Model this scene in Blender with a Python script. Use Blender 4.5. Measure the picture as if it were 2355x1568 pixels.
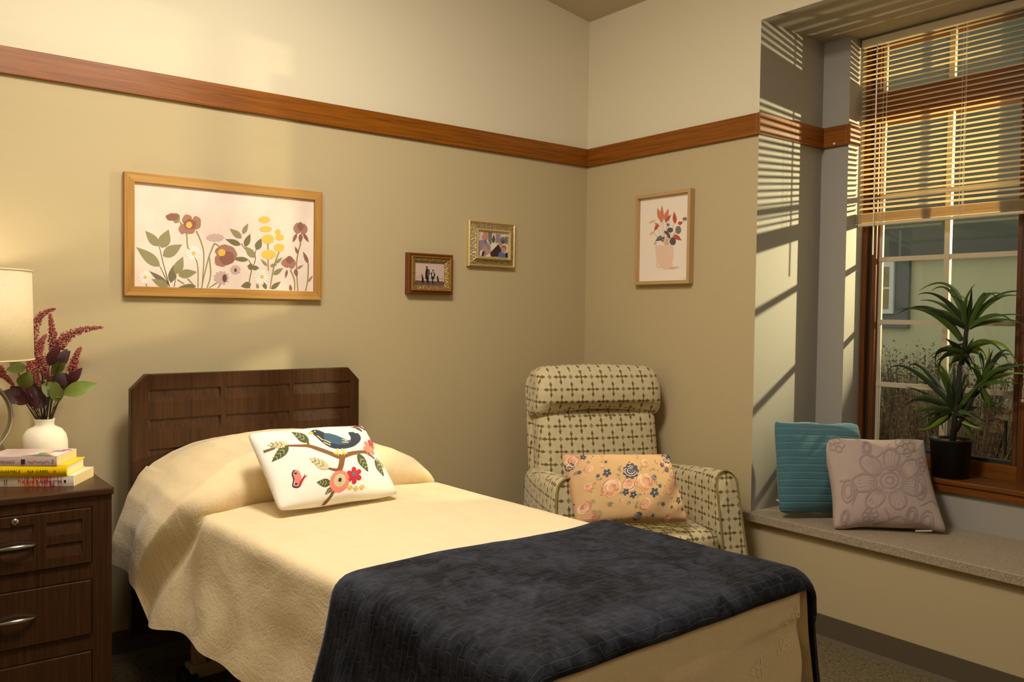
import bpy, bmesh, math, random
import numpy as np
from mathutils import Vector, Matrix, geometry, noise
for o in list(bpy.data.objects): bpy.data.objects.remove(o, do_unlink=True)
S = bpy.context.scene
COL = S.collection
PI = math.pi
R = math.radians
def srgb(r, g, b):
    f = lambda c: c/12.92 if c <= .04045 else ((c+.055)/1.055)**2.4
    return (f(r/255), f(g/255), f(b/255), 1.0)

# ------------------------------------------------------------------ camera
cam_d = bpy.data.cameras.new('camera'); cam = bpy.data.objects.new('camera', cam_d); COL.objects.link(cam)
yaw, pitch, roll = 0.65885187, -0.02976818, 0.01329114
Fw = Vector((math.sin(yaw)*math.cos(pitch), math.cos(yaw)*math.cos(pitch), math.sin(pitch)))
Rt = Vector((math.cos(yaw), -math.sin(yaw), 0)); Up = Rt.cross(Fw)
R2 = Rt*math.cos(roll)+Up*math.sin(roll); U2 = -Rt*math.sin(roll)+Up*math.cos(roll)
cam.matrix_world = Matrix(((R2.x, U2.x, -Fw.x, -3.23937), (R2.y, U2.y, -Fw.y, -3.51654), (R2.z, U2.z, -Fw.z, 1.35064), (0, 0, 0, 1)))
cam_d.sensor_width = 36; cam_d.sensor_fit = 'HORIZONTAL'; cam_d.lens = 29.778; cam_d.clip_start = .02
S.camera = cam
# ------------------------------------------------------------------ world, lights, exposure
W = bpy.data.worlds.new('dusk_sky'); S.world = W; W.use_nodes = True
W.node_tree.nodes['Background'].inputs[0].default_value = (1.0, .95, .80, 1)
W.node_tree.nodes['Background'].inputs[1].default_value = .95
def area(name, loc, to, size, power, color, sy=None):
    d = bpy.data.lights.new(name, 'AREA'); d.energy = power; d.color = color; d.size = size
    if sy: d.shape = 'RECTANGLE'; d.size_y = sy
    o = bpy.data.objects.new(name, d); COL.objects.link(o); o.location = loc
    o.rotation_euler = (Vector(to)-Vector(loc)).to_track_quat('-Z', 'Y').to_euler(); return o
# bedside ceiling fixture, then two unseen area fills added for brightness
cl = bpy.data.lights.new('ceiling_lamp_light', 'POINT'); cl.energy = 33; cl.color = (1, .925, .81); cl.shadow_soft_size = .20
clo = bpy.data.objects.new('ceiling_lamp_light', cl); COL.objects.link(clo); clo.location = (-2.80, -1.40, 2.72)
area('bed_fill_light', (-2.10, -1.60, 2.98), (-1.95, -1.35, .7), .55, 50, (1, .925, .81))  # added softbox that brightens the bed top, no fixture there
area('room_fill_light', (-1.9, -4.6, 2.9), (-1.8, -1.9, .6), 1.0, 12, (1, .91, .78))  # added fill behind the camera, aimed at the bed
# the low evening light outside the window (finite lamp: slat shadows fan out)
sp = bpy.data.lights.new('outdoor_lamp_light', 'SPOT'); sp.energy = 900; sp.color = (1, .82, .52); sp.shadow_soft_size = .022
sp.spot_size = R(66); sp.spot_blend = 1.0
spo = bpy.data.objects.new('outdoor_lamp_light', sp); COL.objects.link(spo); spo.location = (2.10, -2.51, 2.185)
spo.rotation_euler = (Vector((0.543, -1.294, 1.872))-Vector(spo.location)).to_track_quat('-Z', 'Y').to_euler()
S.view_settings.view_transform = 'Standard'; S.view_settings.look = 'None'; S.view_settings.gamma = 1
S.view_settings.use_curve_mapping = False; S.view_settings.exposure = 0.0

# ------------------------------------------------------------------ materials
MATS = {}
def nt(name):
    m = bpy.data.materials.new(name); m.use_nodes = True
    n = m.node_tree; b = n.nodes['Principled BSDF']; return m, n, b
def N(n, typ, **kw):
    x = n.nodes.new(typ)
    for k, v in kw.items(): setattr(x, k, v)
    return x
def mth(n, op, a, b=None, c=None):
    x = N(n, 'ShaderNodeMath', operation=op)
    for i, v in enumerate((a, b, c)):
        if v is None: continue
        if isinstance(v, (int, float)): x.inputs[i].default_value = v
        else: n.links.new(v, x.inputs[i])
    return x.outputs[0]
def mixc(n, fac, a, b):
    x = N(n, 'ShaderNodeMix', data_type='RGBA')
    for i, v in ((0, fac), (6, a), (7, b)):
        if isinstance(v, (int, float)): x.inputs[i].default_value = v
        elif isinstance(v, tuple): x.inputs[i].default_value = v
        else: n.links.new(v, x.inputs[i])
    return x.outputs[2]
def coords(n, kind='Object', scale=(1, 1, 1), rot=(0, 0, 0)):
    t = N(n, 'ShaderNodeTexCoord'); m = N(n, 'ShaderNodeMapping')
    m.inputs['Scale'].default_value = scale; m.inputs['Rotation'].default_value = rot
    n.links.new(t.outputs[kind], m.inputs[0]); return m.outputs[0]
def noise_n(n, vec, scale, detail=3, rough=.5, dist=0):
    x = N(n, 'ShaderNodeTexNoise'); x.inputs['Scale'].default_value = scale; x.inputs['Detail'].default_value = detail
    x.inputs['Roughness'].default_value = rough; x.inputs['Distortion'].default_value = dist
    n.links.new(vec, x.inputs['Vector']); return x.outputs['Fac']
def bump(n, b, h, strength, dist=.01, prev=None):
    x = N(n, 'ShaderNodeBump'); x.inputs['Strength'].default_value = strength; x.inputs['Distance'].default_value = dist
    n.links.new(h, x.inputs['Height'])
    if prev is not None: n.links.new(prev, x.inputs['Normal'])
    n.links.new(x.outputs[0], b.inputs['Normal']); return x.outputs[0]
def M(name, rgb, rough=.6, metal=0, spec=.35, bmp=None, var=None, coat=0, sheen=0, kind='Object', emit=None):
    if name in MATS: return MATS[name]
    m, n, b = nt(name); c = srgb(*rgb) if max(rgb) > 1 else (*rgb, 1)
    b.inputs['Base Color'].default_value = c; b.inputs['Roughness'].default_value = rough
    b.inputs['Metallic'].default_value = metal; b.inputs['Specular IOR Level'].default_value = spec
    b.inputs['Coat Weight'].default_value = coat; b.inputs['Sheen Weight'].default_value = sheen
    if var or bmp: v = coords(n, kind)
    if var:
        f = noise_n(n, v, var[0], 4); lo = tuple(x*(1-var[1]) for x in c[:3])+(1,); hi = tuple(min(1, x*(1+var[1])) for x in c[:3])+(1,)
        n.links.new(mixc(n, f, lo, hi), b.inputs['Base Color'])
    if bmp: bump(n, b, noise_n(n, v, bmp[0], 4, .6), bmp[1], .004)
    if emit:
        b.inputs['Emission Color'].default_value = (*emit[:3], 1); b.inputs['Emission Strength'].default_value = emit[3]
    MATS[name] = m; return m
def wood(name, dark, light, axis=2, rough=.4, sc=1.0, contrast=.5, coat=.05):
    if name in MATS: return MATS[name]
    m, n, b = nt(name)
    s = [120*sc]*3; s[axis] = 2.6*sc
    v = coords(n, 'Object', tuple(s)); f1 = noise_n(n, v, 1.0, 5, .6, 1.2)
    s2 = [480*sc]*3; s2[axis] = 9*sc
    f2 = noise_n(n, coords(n, 'Object', tuple(s2)), 1, 3, .6)
    f = mth(n, 'ADD', mth(n, 'MULTIPLY', f1, .7), mth(n, 'MULTIPLY', f2, .3))
    mr = N(n, 'ShaderNodeMapRange'); mr.inputs[1].default_value = .5-contrast*.35; mr.inputs[2].default_value = .5+contrast*.35
    n.links.new(f, mr.inputs[0])
    n.links.new(mixc(n, mr.outputs[0], srgb(*dark), srgb(*light)), b.inputs['Base Color'])
    b.inputs['Roughness'].default_value = rough; b.inputs['Specular IOR Level'].default_value = .28; b.inputs['Coat Weight'].default_value = coat; b.inputs['Coat Roughness'].default_value = .25
    bump(n, b, f2, .08, .002); MATS[name] = m; return m

m_wall_lo = M('wall_paint_tan', (188, 170, 131), .75, bmp=(260, .10))
m_wall_up = M('wall_paint_cream', (220, 209, 181), .75, bmp=(260, .10))
m_bay = M('bay_paint_grey', (158, 152, 142), .75, bmp=(260, .10))
m_ceil = M('ceiling_paint', (190, 178, 150), .85)
m_base = M('vinyl_base', (92, 80, 62), .55)
m_oak = wood('oak_trim', (82, 41, 0), (164, 95, 13), 0, .38, 1.0, .7)
m_oak_y = wood('oak_trim_y', (82, 41, 0), (164, 95, 13), 1, .38, 1.0, .7)
m_oak_z = wood('window_wood', (58, 28, 3), (122, 66, 12), 2, .45)
m_oak_wy = wood('window_wood_y', (70, 35, 3), (134, 76, 16), 1, .42)
m_walnut = wood('walnut_laminate', (38, 21, 8), (80, 48, 23), 2, .36, .8, .6)
m_walnut_x = wood('walnut_laminate_x', (40, 22, 9), (80, 48, 24), 0, .36, .8, .6)
m_frame_oak = wood('picture_oak', (158, 108, 44), (206, 160, 88), 0, .5, .6, .6)
m_frame_oak_z = wood('picture_oak_z', (140, 96, 40), (200, 150, 78), 2, .5, .6, .6)
m_blond = M('blond_frame', (186, 152, 104), .45)
m_chrome = M('brushed_nickel', (190, 186, 176), .28, 1)
m_dark = M('dark_rubber', (22, 21, 20), .5)
m_white = M('white_fabric', (244, 238, 222), .9, bmp=(900, .25), sheen=.2)
m_ceramic = M('matte_ceramic', (236, 226, 204), .55)
m_black = M('black_pot', (16, 16, 15), .45)
def carpet():
    m, n, b = nt('carpet'); v = coords(n)
    f = noise_n(n, v, 170, 3, .7); g = noise_n(n, v, 60, 2)
    h = mth(n, 'ADD', mth(n, 'MULTIPLY', f, .75), mth(n, 'MULTIPLY', g, .25))
    mr = N(n, 'ShaderNodeMapRange'); mr.inputs[1].default_value = .35; mr.inputs[2].default_value = .66; n.links.new(h, mr.inputs[0])
    n.links.new(mixc(n, mr.outputs[0], srgb(66, 56, 40), srgb(158, 142, 108)), b.inputs['Base Color'])
    b.inputs['Roughness'].default_value = .95; b.inputs['Specular IOR Level'].default_value = .05; bump(n, b, f, .9, .01); return m
m_carpet = carpet()
def counter():
    m, n, b = nt('speckled_counter'); v = coords(n)
    f = noise_n(n, v, 330, 2, .6); mr = N(n, 'ShaderNodeMapRange'); mr.inputs[1].default_value = .36; mr.inputs[2].default_value = .64; n.links.new(f, mr.inputs[0])
    n.links.new(mixc(n, mr.outputs[0], srgb(132, 116, 94), srgb(186, 170, 146)), b.inputs['Base Color'])
    b.inputs['Roughness'].default_value = .42; return m
m_counter = counter()

# ------------------------------------------------------------------ mesh helpers
def tag(o, label=None, cat=None, group=None, kind=None):
    if label: o['label'] = label
    if cat: o['category'] = cat
    if group: o['group'] = group
    if kind: o['kind'] = kind
    return o
def obj(name, bm, mat, parent=None, smooth=False, bevel=0, seg=2):
    if isinstance(bm, bpy.types.Mesh): me = bm
    else:
        me = bpy.data.meshes.new(name); bm.normal_update(); bm.to_mesh(me); bm.free()
    if len(me.materials): me.materials.clear()
    for mm in (mat if isinstance(mat, (list, tuple)) else [mat]): me.materials.append(mm)
    if smooth:
        me.polygons.foreach_set('use_smooth', [True]*len(me.polygons))
    o = bpy.data.objects.new(name, me); COL.objects.link(o)
    if parent: o.parent = parent
    if bevel:
        b = o.modifiers.new('bevel', 'BEVEL'); b.width = bevel; b.segments = seg; b.limit_method = 'ANGLE'; b.angle_limit = R(40)
    return o
def thing(name, label, cat, loc=(0, 0, 0), rz=0, group=None):
    o = bpy.data.objects.new(name, None); COL.objects.link(o); o.location = loc; o.rotation_euler = (0, 0, rz)
    o.empty_display_size = .05
    return tag(o, label, cat, group)
def struct(name, bm, mat, parent=None, **k):
    o = obj(name, bm, mat, parent, **k)
    if not parent: o['kind'] = 'structure'
    return o
def box(x0, y0, z0, x1, y1, z1, bm=None):
    bm = bm or bmesh.new()
    x0, x1 = min(x0, x1), max(x0, x1); y0, y1 = min(y0, y1), max(y0, y1); z0, z1 = min(z0, z1), max(z0, z1)
    v = [bm.verts.new(p) for p in ((x0, y0, z0), (x1, y0, z0), (x1, y1, z0), (x0, y1, z0), (x0, y0, z1), (x1, y0, z1), (x1, y1, z1), (x0, y1, z1))]
    for f in ((0, 3, 2, 1), (4, 5, 6, 7), (0, 1, 5, 4), (1, 2, 6, 5), (2, 3, 7, 6), (3, 0, 4, 7)): bm.faces.new([v[i] for i in f])
    return bm
def prism(pts, f0, f1, bm=None):
    """pts 2D polygon; f0/f1 map a 2D point to the two end faces"""
    bm = bm or bmesh.new()
    a = [bm.verts.new(f0(p)) for p in pts]; b = [bm.verts.new(f1(p)) for p in pts]
    bm.faces.new(a); bm.faces.new(b[::-1]); k = len(pts)
    for i in range(k): bm.faces.new((a[(i+1) % k], a[i], b[i], b[(i+1) % k]))
    bmesh.ops.recalc_face_normals(bm, faces=bm.faces); return bm
def lathe(prof, seg=32, bm=None, cx=0, cy=0, cap=True):
    bm = bm or bmesh.new(); rings = []
    for r, z in prof:
        rings.append([bm.verts.new((cx+r*math.cos(2*PI*i/seg), cy+r*math.sin(2*PI*i/seg), z)) for i in range(seg)])
    for a, b in zip(rings, rings[1:]):
        for i in range(seg): bm.faces.new((a[i], a[(i+1) % seg], b[(i+1) % seg], b[i]))
    if cap: bm.faces.new(rings[0][::-1]); bm.faces.new(rings[-1])
    return bm
def tube(pts, r, seg=8, bm=None, closed=False, cap=True):
    bm = bm or bmesh.new(); pts = [Vector(p) for p in pts]; k = len(pts); rings = []
    rr = r if callable(r) else (lambda t: r)
    nrm = None
    for i, p in enumerate(pts):
        a = pts[(i-1) % k] if (closed or i > 0) else p; b = pts[(i+1) % k] if (closed or i < k-1) else p
        t = (b-a).normalized()
        if nrm is None: nrm = t.orthogonal().normalized()
        nrm = (nrm-t*nrm.dot(t)).normalized(); bn = t.cross(nrm); q = rr(i/max(1, k-1))
        rings.append([bm.verts.new(p+nrm*q*math.cos(2*PI*j/seg)+bn*q*math.sin(2*PI*j/seg)) for j in range(seg)])
    n = k if closed else k-1
    for i in range(n):
        a, b = rings[i], rings[(i+1) % k]
        for j in range(seg): bm.faces.new((a[j], a[(j+1) % seg], b[(j+1) % seg], b[j]))
    if cap and not closed: bm.faces.new(rings[0][::-1]); bm.faces.new(rings[-1])
    return bm
def grid(nu, nv, fn, uvfn=None, bm=None):
    """surface patch; fn(i/nu, j/nv)->point; uv in metres through uvfn"""
    bm = bm or bmesh.new(); uvl = bm.loops.layers.uv.verify()
    vs = [[bm.verts.new(fn(i/nu, j/nv)) for j in range(nv+1)] for i in range(nu+1)]
    for i in range(nu):
        for j in range(nv):
            f = bm.faces.new((vs[i][j], vs[i+1][j], vs[i+1][j+1], vs[i][j+1]))
            if uvfn:
                for l, (a, b) in zip(f.loops, ((i, j), (i+1, j), (i+1, j+1), (i, j+1))): l[uvl].uv = uvfn(a/nu, b/nv)
    return bm
def box_uv(bm, sc=1.0):
    bm.normal_update(); uvl = bm.loops.layers.uv.verify()
    for f in bm.faces:
        n = f.normal; ax = max(range(3), key=lambda i: abs(n[i]))
        for l in f.loops:
            c = l.vert.co; l[uvl].uv = ((c.y, c.z) if ax == 0 else (c.x, c.z) if ax == 1 else (c.x, c.y))
    return bm
def rbox(x0, y0, z0, x1, y1, z1, r, n=8, pw=6, uv=True):
    """soft upholstered block: rounded box from a subdivided cube"""
    bm = bmesh.new(); bmesh.ops.create_cube(bm, size=2); bmesh.ops.subdivide_edges(bm, edges=bm.edges, cuts=n, use_grid_fill=True)
    c = Vector(((x0+x1)/2, (y0+y1)/2, (z0+z1)/2)); h = Vector((abs(x1-x0)/2, abs(y1-y0)/2, abs(z1-z0)/2))
    for v in bm.verts:
        p = Vector([v.co[i]*h[i] for i in range(3)]); q = Vector([max(-(h[i]-r), min(h[i]-r, p[i])) for i in range(3)]); d = p-q
        m = max(abs(d[i]) for i in range(3))
        if d.length > 1e-9: d = d.normalized()*m
        v.co = c+q+d
    bmesh.ops.recalc_face_normals(bm, faces=bm.faces)
    return bm
def frames(name, w, h, wd, prof, mat, mat2, parent, nm='frame_rail'):
    """four mitred rails in the local XZ plane, centred; prof: list of (inset 0..1 of wd, depth) front profile (y negative = towards room)"""
    out = []
    C4 = [(-w/2, h/2), (w/2, h/2), (w/2, -h/2), (-w/2, -h/2)]
    sg = [(1, -1), (-1, -1), (-1, 1), (1, 1)]
    for k in range(4):
        a, b = k, (k+1) % 4; bm = bmesh.new(); ra, rb = [], []
        pr = [(0, 0)]+prof+[(1, 0)]
        for t, d in pr:
            ra.append(bm.verts.new((C4[a][0]+sg[a][0]*t*wd, -d, C4[a][1]+sg[a][1]*t*wd)))
            rb.append(bm.verts.new((C4[b][0]+sg[b][0]*t*wd, -d, C4[b][1]+sg[b][1]*t*wd)))
        n = len(pr)
        for i in range(n): bm.faces.new((ra[i], ra[(i+1) % n], rb[(i+1) % n], rb[i]))
        bm.faces.new(ra); bm.faces.new(rb[::-1]); bmesh.ops.recalc_face_normals(bm, faces=bm.faces)
        out.append(obj(nm, bm, mat if k % 2 == 0 else mat2, parent))
    return out
# ---- flat shapes for prints, embroidery -------------------------------------------------
def homog(src, dst):
    A = []
    for (x, y), (u, v) in zip(src, dst):
        A += [[x, y, 1, 0, 0, 0, -u*x, -u*y], [0, 0, 0, x, y, 1, -v*x, -v*y]]
    h = np.linalg.solve(np.array(A, float), np.array([c for d in dst for c in d], float)); h = np.append(h, 1).reshape(3, 3)
    def f(p):
        q = h @ np.array([p[0], p[1], 1.0]); return (q[0]/q[2], q[1]/q[2])
    return f
def leafp(a, b, w, n=9):
    a, b = Vector(a), Vector(b); d = b-a; nn = Vector((-d.y, d.x)).normalized()
    prof = [math.sin(PI*(i/n)**.8)**1.0*(1-.25*i/n) for i in range(n+1)]
    L = [a+d*(i/n)+nn*w/2*prof[i] for i in range(n+1)]; Q = [a+d*(i/n)-nn*w/2*prof[i] for i in range(n-1, 0, -1)]
    return [tuple(p) for p in L+Q]
def ell(cx, cy, rx, ry, n=18, wob=0, k=0, ph=0, rot=0):
    out = []
    for i in range(n):
        t = 2*PI*i/n; m = 1+wob*math.cos(k*t+ph)
        x, y = rx*m*math.cos(t), ry*m*math.sin(t); out.append((cx+x*math.cos(rot)-y*math.sin(rot), cy+x*math.sin(rot)+y*math.cos(rot)))
    return out
def flower(cx, cy, r, k, inner=.55, ph=0, n=None):
    n = n or k*6; return ell(cx, cy, r*(1+inner)/2, r*(1+inner)/2, n, (1-inner)/(1+inner), k, ph)
def petals(cx, cy, r, k, inner=.45, ph=0):
    return [(cx+r*q*math.cos(t), cy+r*q*math.sin(t)) for t, q in [(2*PI*i/(k*8), inner+(1-inner)*abs(math.cos(k*(2*PI*i/(k*8)-ph)/2))**.6) for i in range(k*8)]]
def sm(pts, m=4):
    out = []; k = len(pts); P_ = [Vector(p) for p in pts]
    for i in range(k):
        p0, p1, p2, p3 = P_[i-1], P_[i], P_[(i+1) % k], P_[(i+2) % k]
        for s in range(m):
            t = s/m; out.append(tuple(.5*((2*p1)+(p2-p0)*t+(2*p0-5*p1+4*p2-p3)*t*t+(3*p1-p0-3*p2+p3)*t**3)))
    return out
def daisy(cx, cy, r, k=14):
    out = []
    for i in range(k):
        a = 2*PI*i/k+.1
        for d, rr in ((-.35, .25), (-.30, .85), (0, 1), (.30, .85)): out.append((cx+r*rr*math.cos(a+d*2*PI/k), cy+r*rr*math.sin(a+d*2*PI/k)))
    return out
def stroke(pts, w, w1=None):
    pts = [Vector(p) for p in pts]; w1 = w if w1 is None else w1
    if len(pts) > 2:                                     # smooth polyline
        q = []
        for i in range(len(pts)-1):
            p0, p1, p2, p3 = pts[max(0, i-1)], pts[i], pts[i+1], pts[min(len(pts)-1, i+2)]
            for s in range(5):
                t = s/5; q.append(.5*((2*p1)+(p2-p0)*t+(2*p0-5*p1+4*p2-p3)*t*t+(3*p1-p0-3*p2+p3)*t**3))
        pts = q+[pts[-1]]
    L, Q = [], []; k = len(pts)
    for i, p in enumerate(pts):
        d = (pts[min(k-1, i+1)]-pts[max(0, i-1)]); nn = Vector((-d.y, d.x)).normalized()*(w+(w1-w)*i/(k-1))/2
        L.append(tuple(p+nn)); Q.append(tuple(p-nn))
    return [('strip', L, Q)]
def decal(name, items, mp, mats, parent, lift=.0003, step=None, dl=.00001):
    """items: (material index, polygon | stroke); mp maps (x, y, lift) to 3D. One mesh."""
    bm = bmesh.new(); lay = 0
    for mi, it in items:
        lay += 1; lf = lift+dl*lay
        its = it if (isinstance(it, list) and it and isinstance(it[0], tuple) and it[0][0] == 'strip') else [it]
        for g in its:
            if isinstance(g, tuple) and g[0] == 'strip':
                a = [bm.verts.new(mp(p[0], p[1], lf)) for p in g[1]]; b = [bm.verts.new(mp(p[0], p[1], lf)) for p in g[2]]
                for i in range(len(a)-1):
                    f = bm.faces.new((a[i], a[i+1], b[i+1], b[i])); f.material_index = mi
                continue
            pts = [Vector(p) for p in g]
            n0 = len(pts)
            if step:
                xs = [p.x for p in pts]; ys = [p.y for p in pts]; extra = []
                x = min(xs)+step/2
                while x < max(xs):
                    y = min(ys)+step/2
                    while y < max(ys):
                        extra.append(Vector((x, y))); y += step
                    x += step
                pts = pts+extra
            r = geometry.delaunay_2d_cdt(pts, [(i, (i+1) % n0) for i in range(n0)], [], 1, 1e-6)
            vs = [bm.verts.new(mp(p[0], p[1], lf)) for p in r[0]]
            for t in r[2]:
                try: f = bm.faces.new([vs[i] for i in t]); f.material_index = mi
                except ValueError: pass
    return obj(name, bm, mats, parent)
def text_mesh(s, size, mat, parent, mw, name='lettering', space=1.0, sx=1.0, shear=0):
    cu = bpy.data.curves.new(name, 'FONT'); cu.body = s; cu.size = size; cu.extrude = .0001; cu.space_character = space; cu.shear = shear
    cu.align_x = 'LEFT'; cu.align_y = 'CENTER'
    t = bpy.data.objects.new(name, cu); COL.objects.link(t); bpy.context.view_layer.update()
    me = bpy.data.meshes.new_from_object(t.evaluated_get(bpy.context.evaluated_depsgraph_get()))
    bpy.data.objects.remove(t); me.materials.clear()
    me.transform(mw @ Matrix.Diagonal((sx, 1, 1, 1))); return obj(name, me, mat, parent)
def boolean_cut(o, cutter):
    m = o.modifiers.new('cut', 'BOOLEAN'); m.operation = 'DIFFERENCE'; m.object = cutter; m.solver = 'EXACT'
    bpy.context.view_layer.update()
    me = bpy.data.meshes.new_from_object(o.evaluated_get(bpy.context.evaluated_depsgraph_get()))
    o.modifiers.clear(); mats = list(o.data.materials); o.data = me; me.materials.clear()
    for q in mats: me.materials.append(q)
    bpy.data.objects.remove(cutter)
# ================================================================== ROOM SHELL
YB, YS, DEP, ZC, ZBAY = -1.1389, -1.2797, .5036, 2.9878, 2.6995
ZT0, ZT1, ZSPLIT = 2.1844, 2.2811, 2.23
XL, YR, YE = -4.6, -5.0, -2.97                       # room left, room rear, bay right end
zc = lambda x: ZC-.153*x
def slab_ceiling():
    bm = bmesh.new()
    return prism([(XL-.1, zc(XL-.1)), (.1, zc(.1)), (.1, zc(.1)+.1), (XL-.1, zc(XL-.1)+.1)], lambda p: (p[0], YR-.1, p[1]), lambda p: (p[0], .1, p[1]), bm)
struct('ceiling', slab_ceiling(), m_ceil)
struct('floor', box(XL-.1, YR-.1, -.1, .6, .1, 0), m_carpet)
def two_tone(name, blocks, greyfaces=None):
    """blocks: (x0,y0,x1,y1) columns split into lower / upper paint at the trim"""
    bm = bmesh.new()
    for x0, y0, x1, y1, top in blocks:
        box(x0, y0, 0, x1, y1, ZSPLIT, bm); box(x0, y0, ZSPLIT, x1, y1, top, bm)
    bm.normal_update()
    for f in bm.faces:
        f.material_index = 0 if f.calc_center_median().z < ZSPLIT-1e-4 else 1
        if greyfaces and greyfaces(f): f.material_index = 2
    return struct(name, bm, [m_wall_lo, m_wall_up, m_bay])
two_tone('wall_left', [(XL-.1, 0, .6, .1, 3.75)])
two_tone('wall_far_left', [(XL-.1, YR, XL, 0, 3.75)])
two_tone('wall_rear', [(XL-.1, YR-.1, .1, YR, 3.75)])
g = lambda f: abs(f.normal.y) > .5 or f.calc_center_median().x > .3
two_tone('wall_right', [(0, YB, DEP, 0, 3.05)], g)
two_tone('wall_right_end', [(0, YR, DEP, YE, 3.05)], g)
struct('wall_bay_return', box(DEP, YS, 0, .78, -.9, ZBAY), m_bay)
struct('wall_bay_return_end', box(DEP, -3.2, 0, .78, -2.83, ZBAY), m_bay)
bm = box(0, YE, ZBAY, .78, YB, 3.05); bm.normal_update()
for f in bm.faces: f.material_index = 1 if f.normal.x < -.5 else 2
struct('wall_bay_header', bm, [m_wall_lo, m_wall_up, m_bay])
struct('wall_under_window', box(.485, -2.83, 0, .74, YS, .63), m_bay)
T = .02
struct('trim_1', box(XL, -T, ZT0, 0, 0, ZT1), m_oak, bevel=.002)
struct('trim_2', box(-T, YB, ZT0, 0, -T, ZT1), m_oak_y, bevel=.002)
struct('trim_3', box(-T, YB-T, ZT0, DEP, YB, ZT1), m_oak, bevel=.002)
struct('trim_4', box(DEP-T, YS, ZT0, DEP, YB-T, ZT1), m_oak_y, bevel=.002)
struct('trim_5', box(DEP-T, YS-T, ZT0, .575, YS, ZT1), m_oak, bevel=.002)
struct('baseboard_left', prism([(0, 0), (-.028, 0), (-.008, .012), (-.006, .1), (0, .1)], lambda p: (XL, p[0], p[1]), lambda p: (-.01, p[0], p[1])), m_base)
struct('baseboard_right', prism([(0, 0), (-.028, 0), (-.008, .012), (-.006, .1), (0, .1)], lambda p: (p[0], YE, p[1]), lambda p: (p[0], -.03, p[1])), m_base)
tk = obj('thumbtack', lathe([(.004, -.001), (.006, 0), (.006, .003), (.0035, .006)], 12), M('white_plastic', (238, 234, 224), .4))
tk.rotation_euler = (0, -PI/2, 0); tk.location = (DEP-T-.001, -1.218, 2.197)
tag(tk, 'tiny white thumbtack stuck in the oak rail of the window bay', 'thumbtack')
# ---- window seat
ws = thing('window_seat', 'built-in window seat with speckled beige solid-surface top', 'window seat', (0, 0, 0))
obj('countertop', prism([(-.032, -1.118), (0, -1.118), (0, YB), (.485, YB), (.485, YE), (-.032, YE)], lambda p: (p[0], p[1], .4297), lambda p: (p[0], p[1], .4686)), m_counter, ws, bevel=.003)
obj('front_panel', box(0, YE, 0, .03, YB, .4297), m_wall_lo, ws)

# ================================================================== WINDOWS
m_cream = M('cream_muntin', (188, 174, 148), .5)
m_gask = M('dark_gasket', (40, 36, 32), .5)
def glass_mat():
    m = bpy.data.materials.new('window_glass'); m.use_nodes = True; n = m.node_tree; n.nodes.clear()
    out = N(n, 'ShaderNodeOutputMaterial'); tr = N(n, 'ShaderNodeBsdfTransparent'); gl = N(n, 'ShaderNodeBsdfGlossy'); mx = N(n, 'ShaderNodeMixShader'); fr = N(n, 'ShaderNodeFresnel')
    tr.inputs[0].default_value = (.86, .90, .86, 1); gl.inputs['Roughness'].default_value = .02; fr.inputs[0].default_value = 1.35
    n.links.new(fr.outputs[0], mx.inputs[0]); n.links.new(tr.outputs[0], mx.inputs[1]); n.links.new(gl.outputs[0], mx.inputs[2]); n.links.new(mx.outputs[0], out.inputs[0]); return m
m_glass = glass_mat()
def window(name, y0, y1):
    """y0 > y1 : clear opening between the jambs"""
    w = bpy.data.objects.new(name, None); COL.objects.link(w); w['kind'] = 'structure'
    P_ = lambda nm, a, mat, bv=.002: obj(nm, box(*a), mat, w, bevel=bv)
    j, k, t_ = .024, .016, .022
    P_('jamb', (.645, y0, .63, .76, y0-j, ZBAY), m_oak_z); P_('jamb', (.645, y1+j, .63, .76, y1, ZBAY), m_oak_z)
    P_('head', (.645, y0-j, 2.672, .76, y1+j, ZBAY), m_oak_wy)
    P_('transom', (.655, y0-j, 2.302, .76, y1+j, 2.438), m_oak_wy)
    P_('bottom_rail', (.648, y0-j, .672, .74, y1+j, .738), m_oak_wy)
    for za, zb in ((.738, 2.302), (2.438, 2.672)):
        ya, yb = y0-j, y1+j
        P_('track', (.672, ya, za, .73, ya-k, zb), m_gask); P_('track', (.672, yb+k, za, .73, yb, zb), m_gask)
        ya -= k; yb += k
        P_('sash_stile', (.667, ya, za, .725, ya-t_, zb), m_oak_z); P_('sash_stile', (.68, yb+.02, za, .725, yb, zb), m_oak_z)
        P_('gasket', (.68, ya-t_, za, .725, yb+.02, za+.014), m_gask, 0)
        ga, gb = ya-t_, yb+.02
        P_('edge_bar', (.695, ga, za, .708, ga-.016, zb), m_cream, 0)
        P_('glass_pane', (.699, ga, za, .703, gb, zb), m_glass, 0)
        ym = (ga+gb)/2-.012
        P_('muntin', (.690, ym+.0125, za, .712, ym-.0125, zb), m_cream, 0)
        for zm in ((1.043, 1.345, 1.647, 1.95) if za < 1 else ()):
            P_('muntin', (.693, ga, zm-.011, .709, gb, zm+.011), m_cream, 0)
    return w
w1 = window('window_1', YS, -2.028)
w2 = window('window_2', -2.028, -2.83)
ck = obj('window_latch', box(.655, -1.955, .78, .67, -1.945, .93), m_gask, w1, bevel=.004)
st = thing('window_sill', 'stained oak window sill with apron under the plant', 'window sill', (0, 0, 0))
obj('stool_board', box(.455, YS-.001, .650, .648, -2.829, .672), m_oak_wy, st, bevel=.004)
obj('apron', box(.462, YS-.001, .618, .485, -2.829, .648), m_oak_wy, st, bevel=.002)
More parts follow.
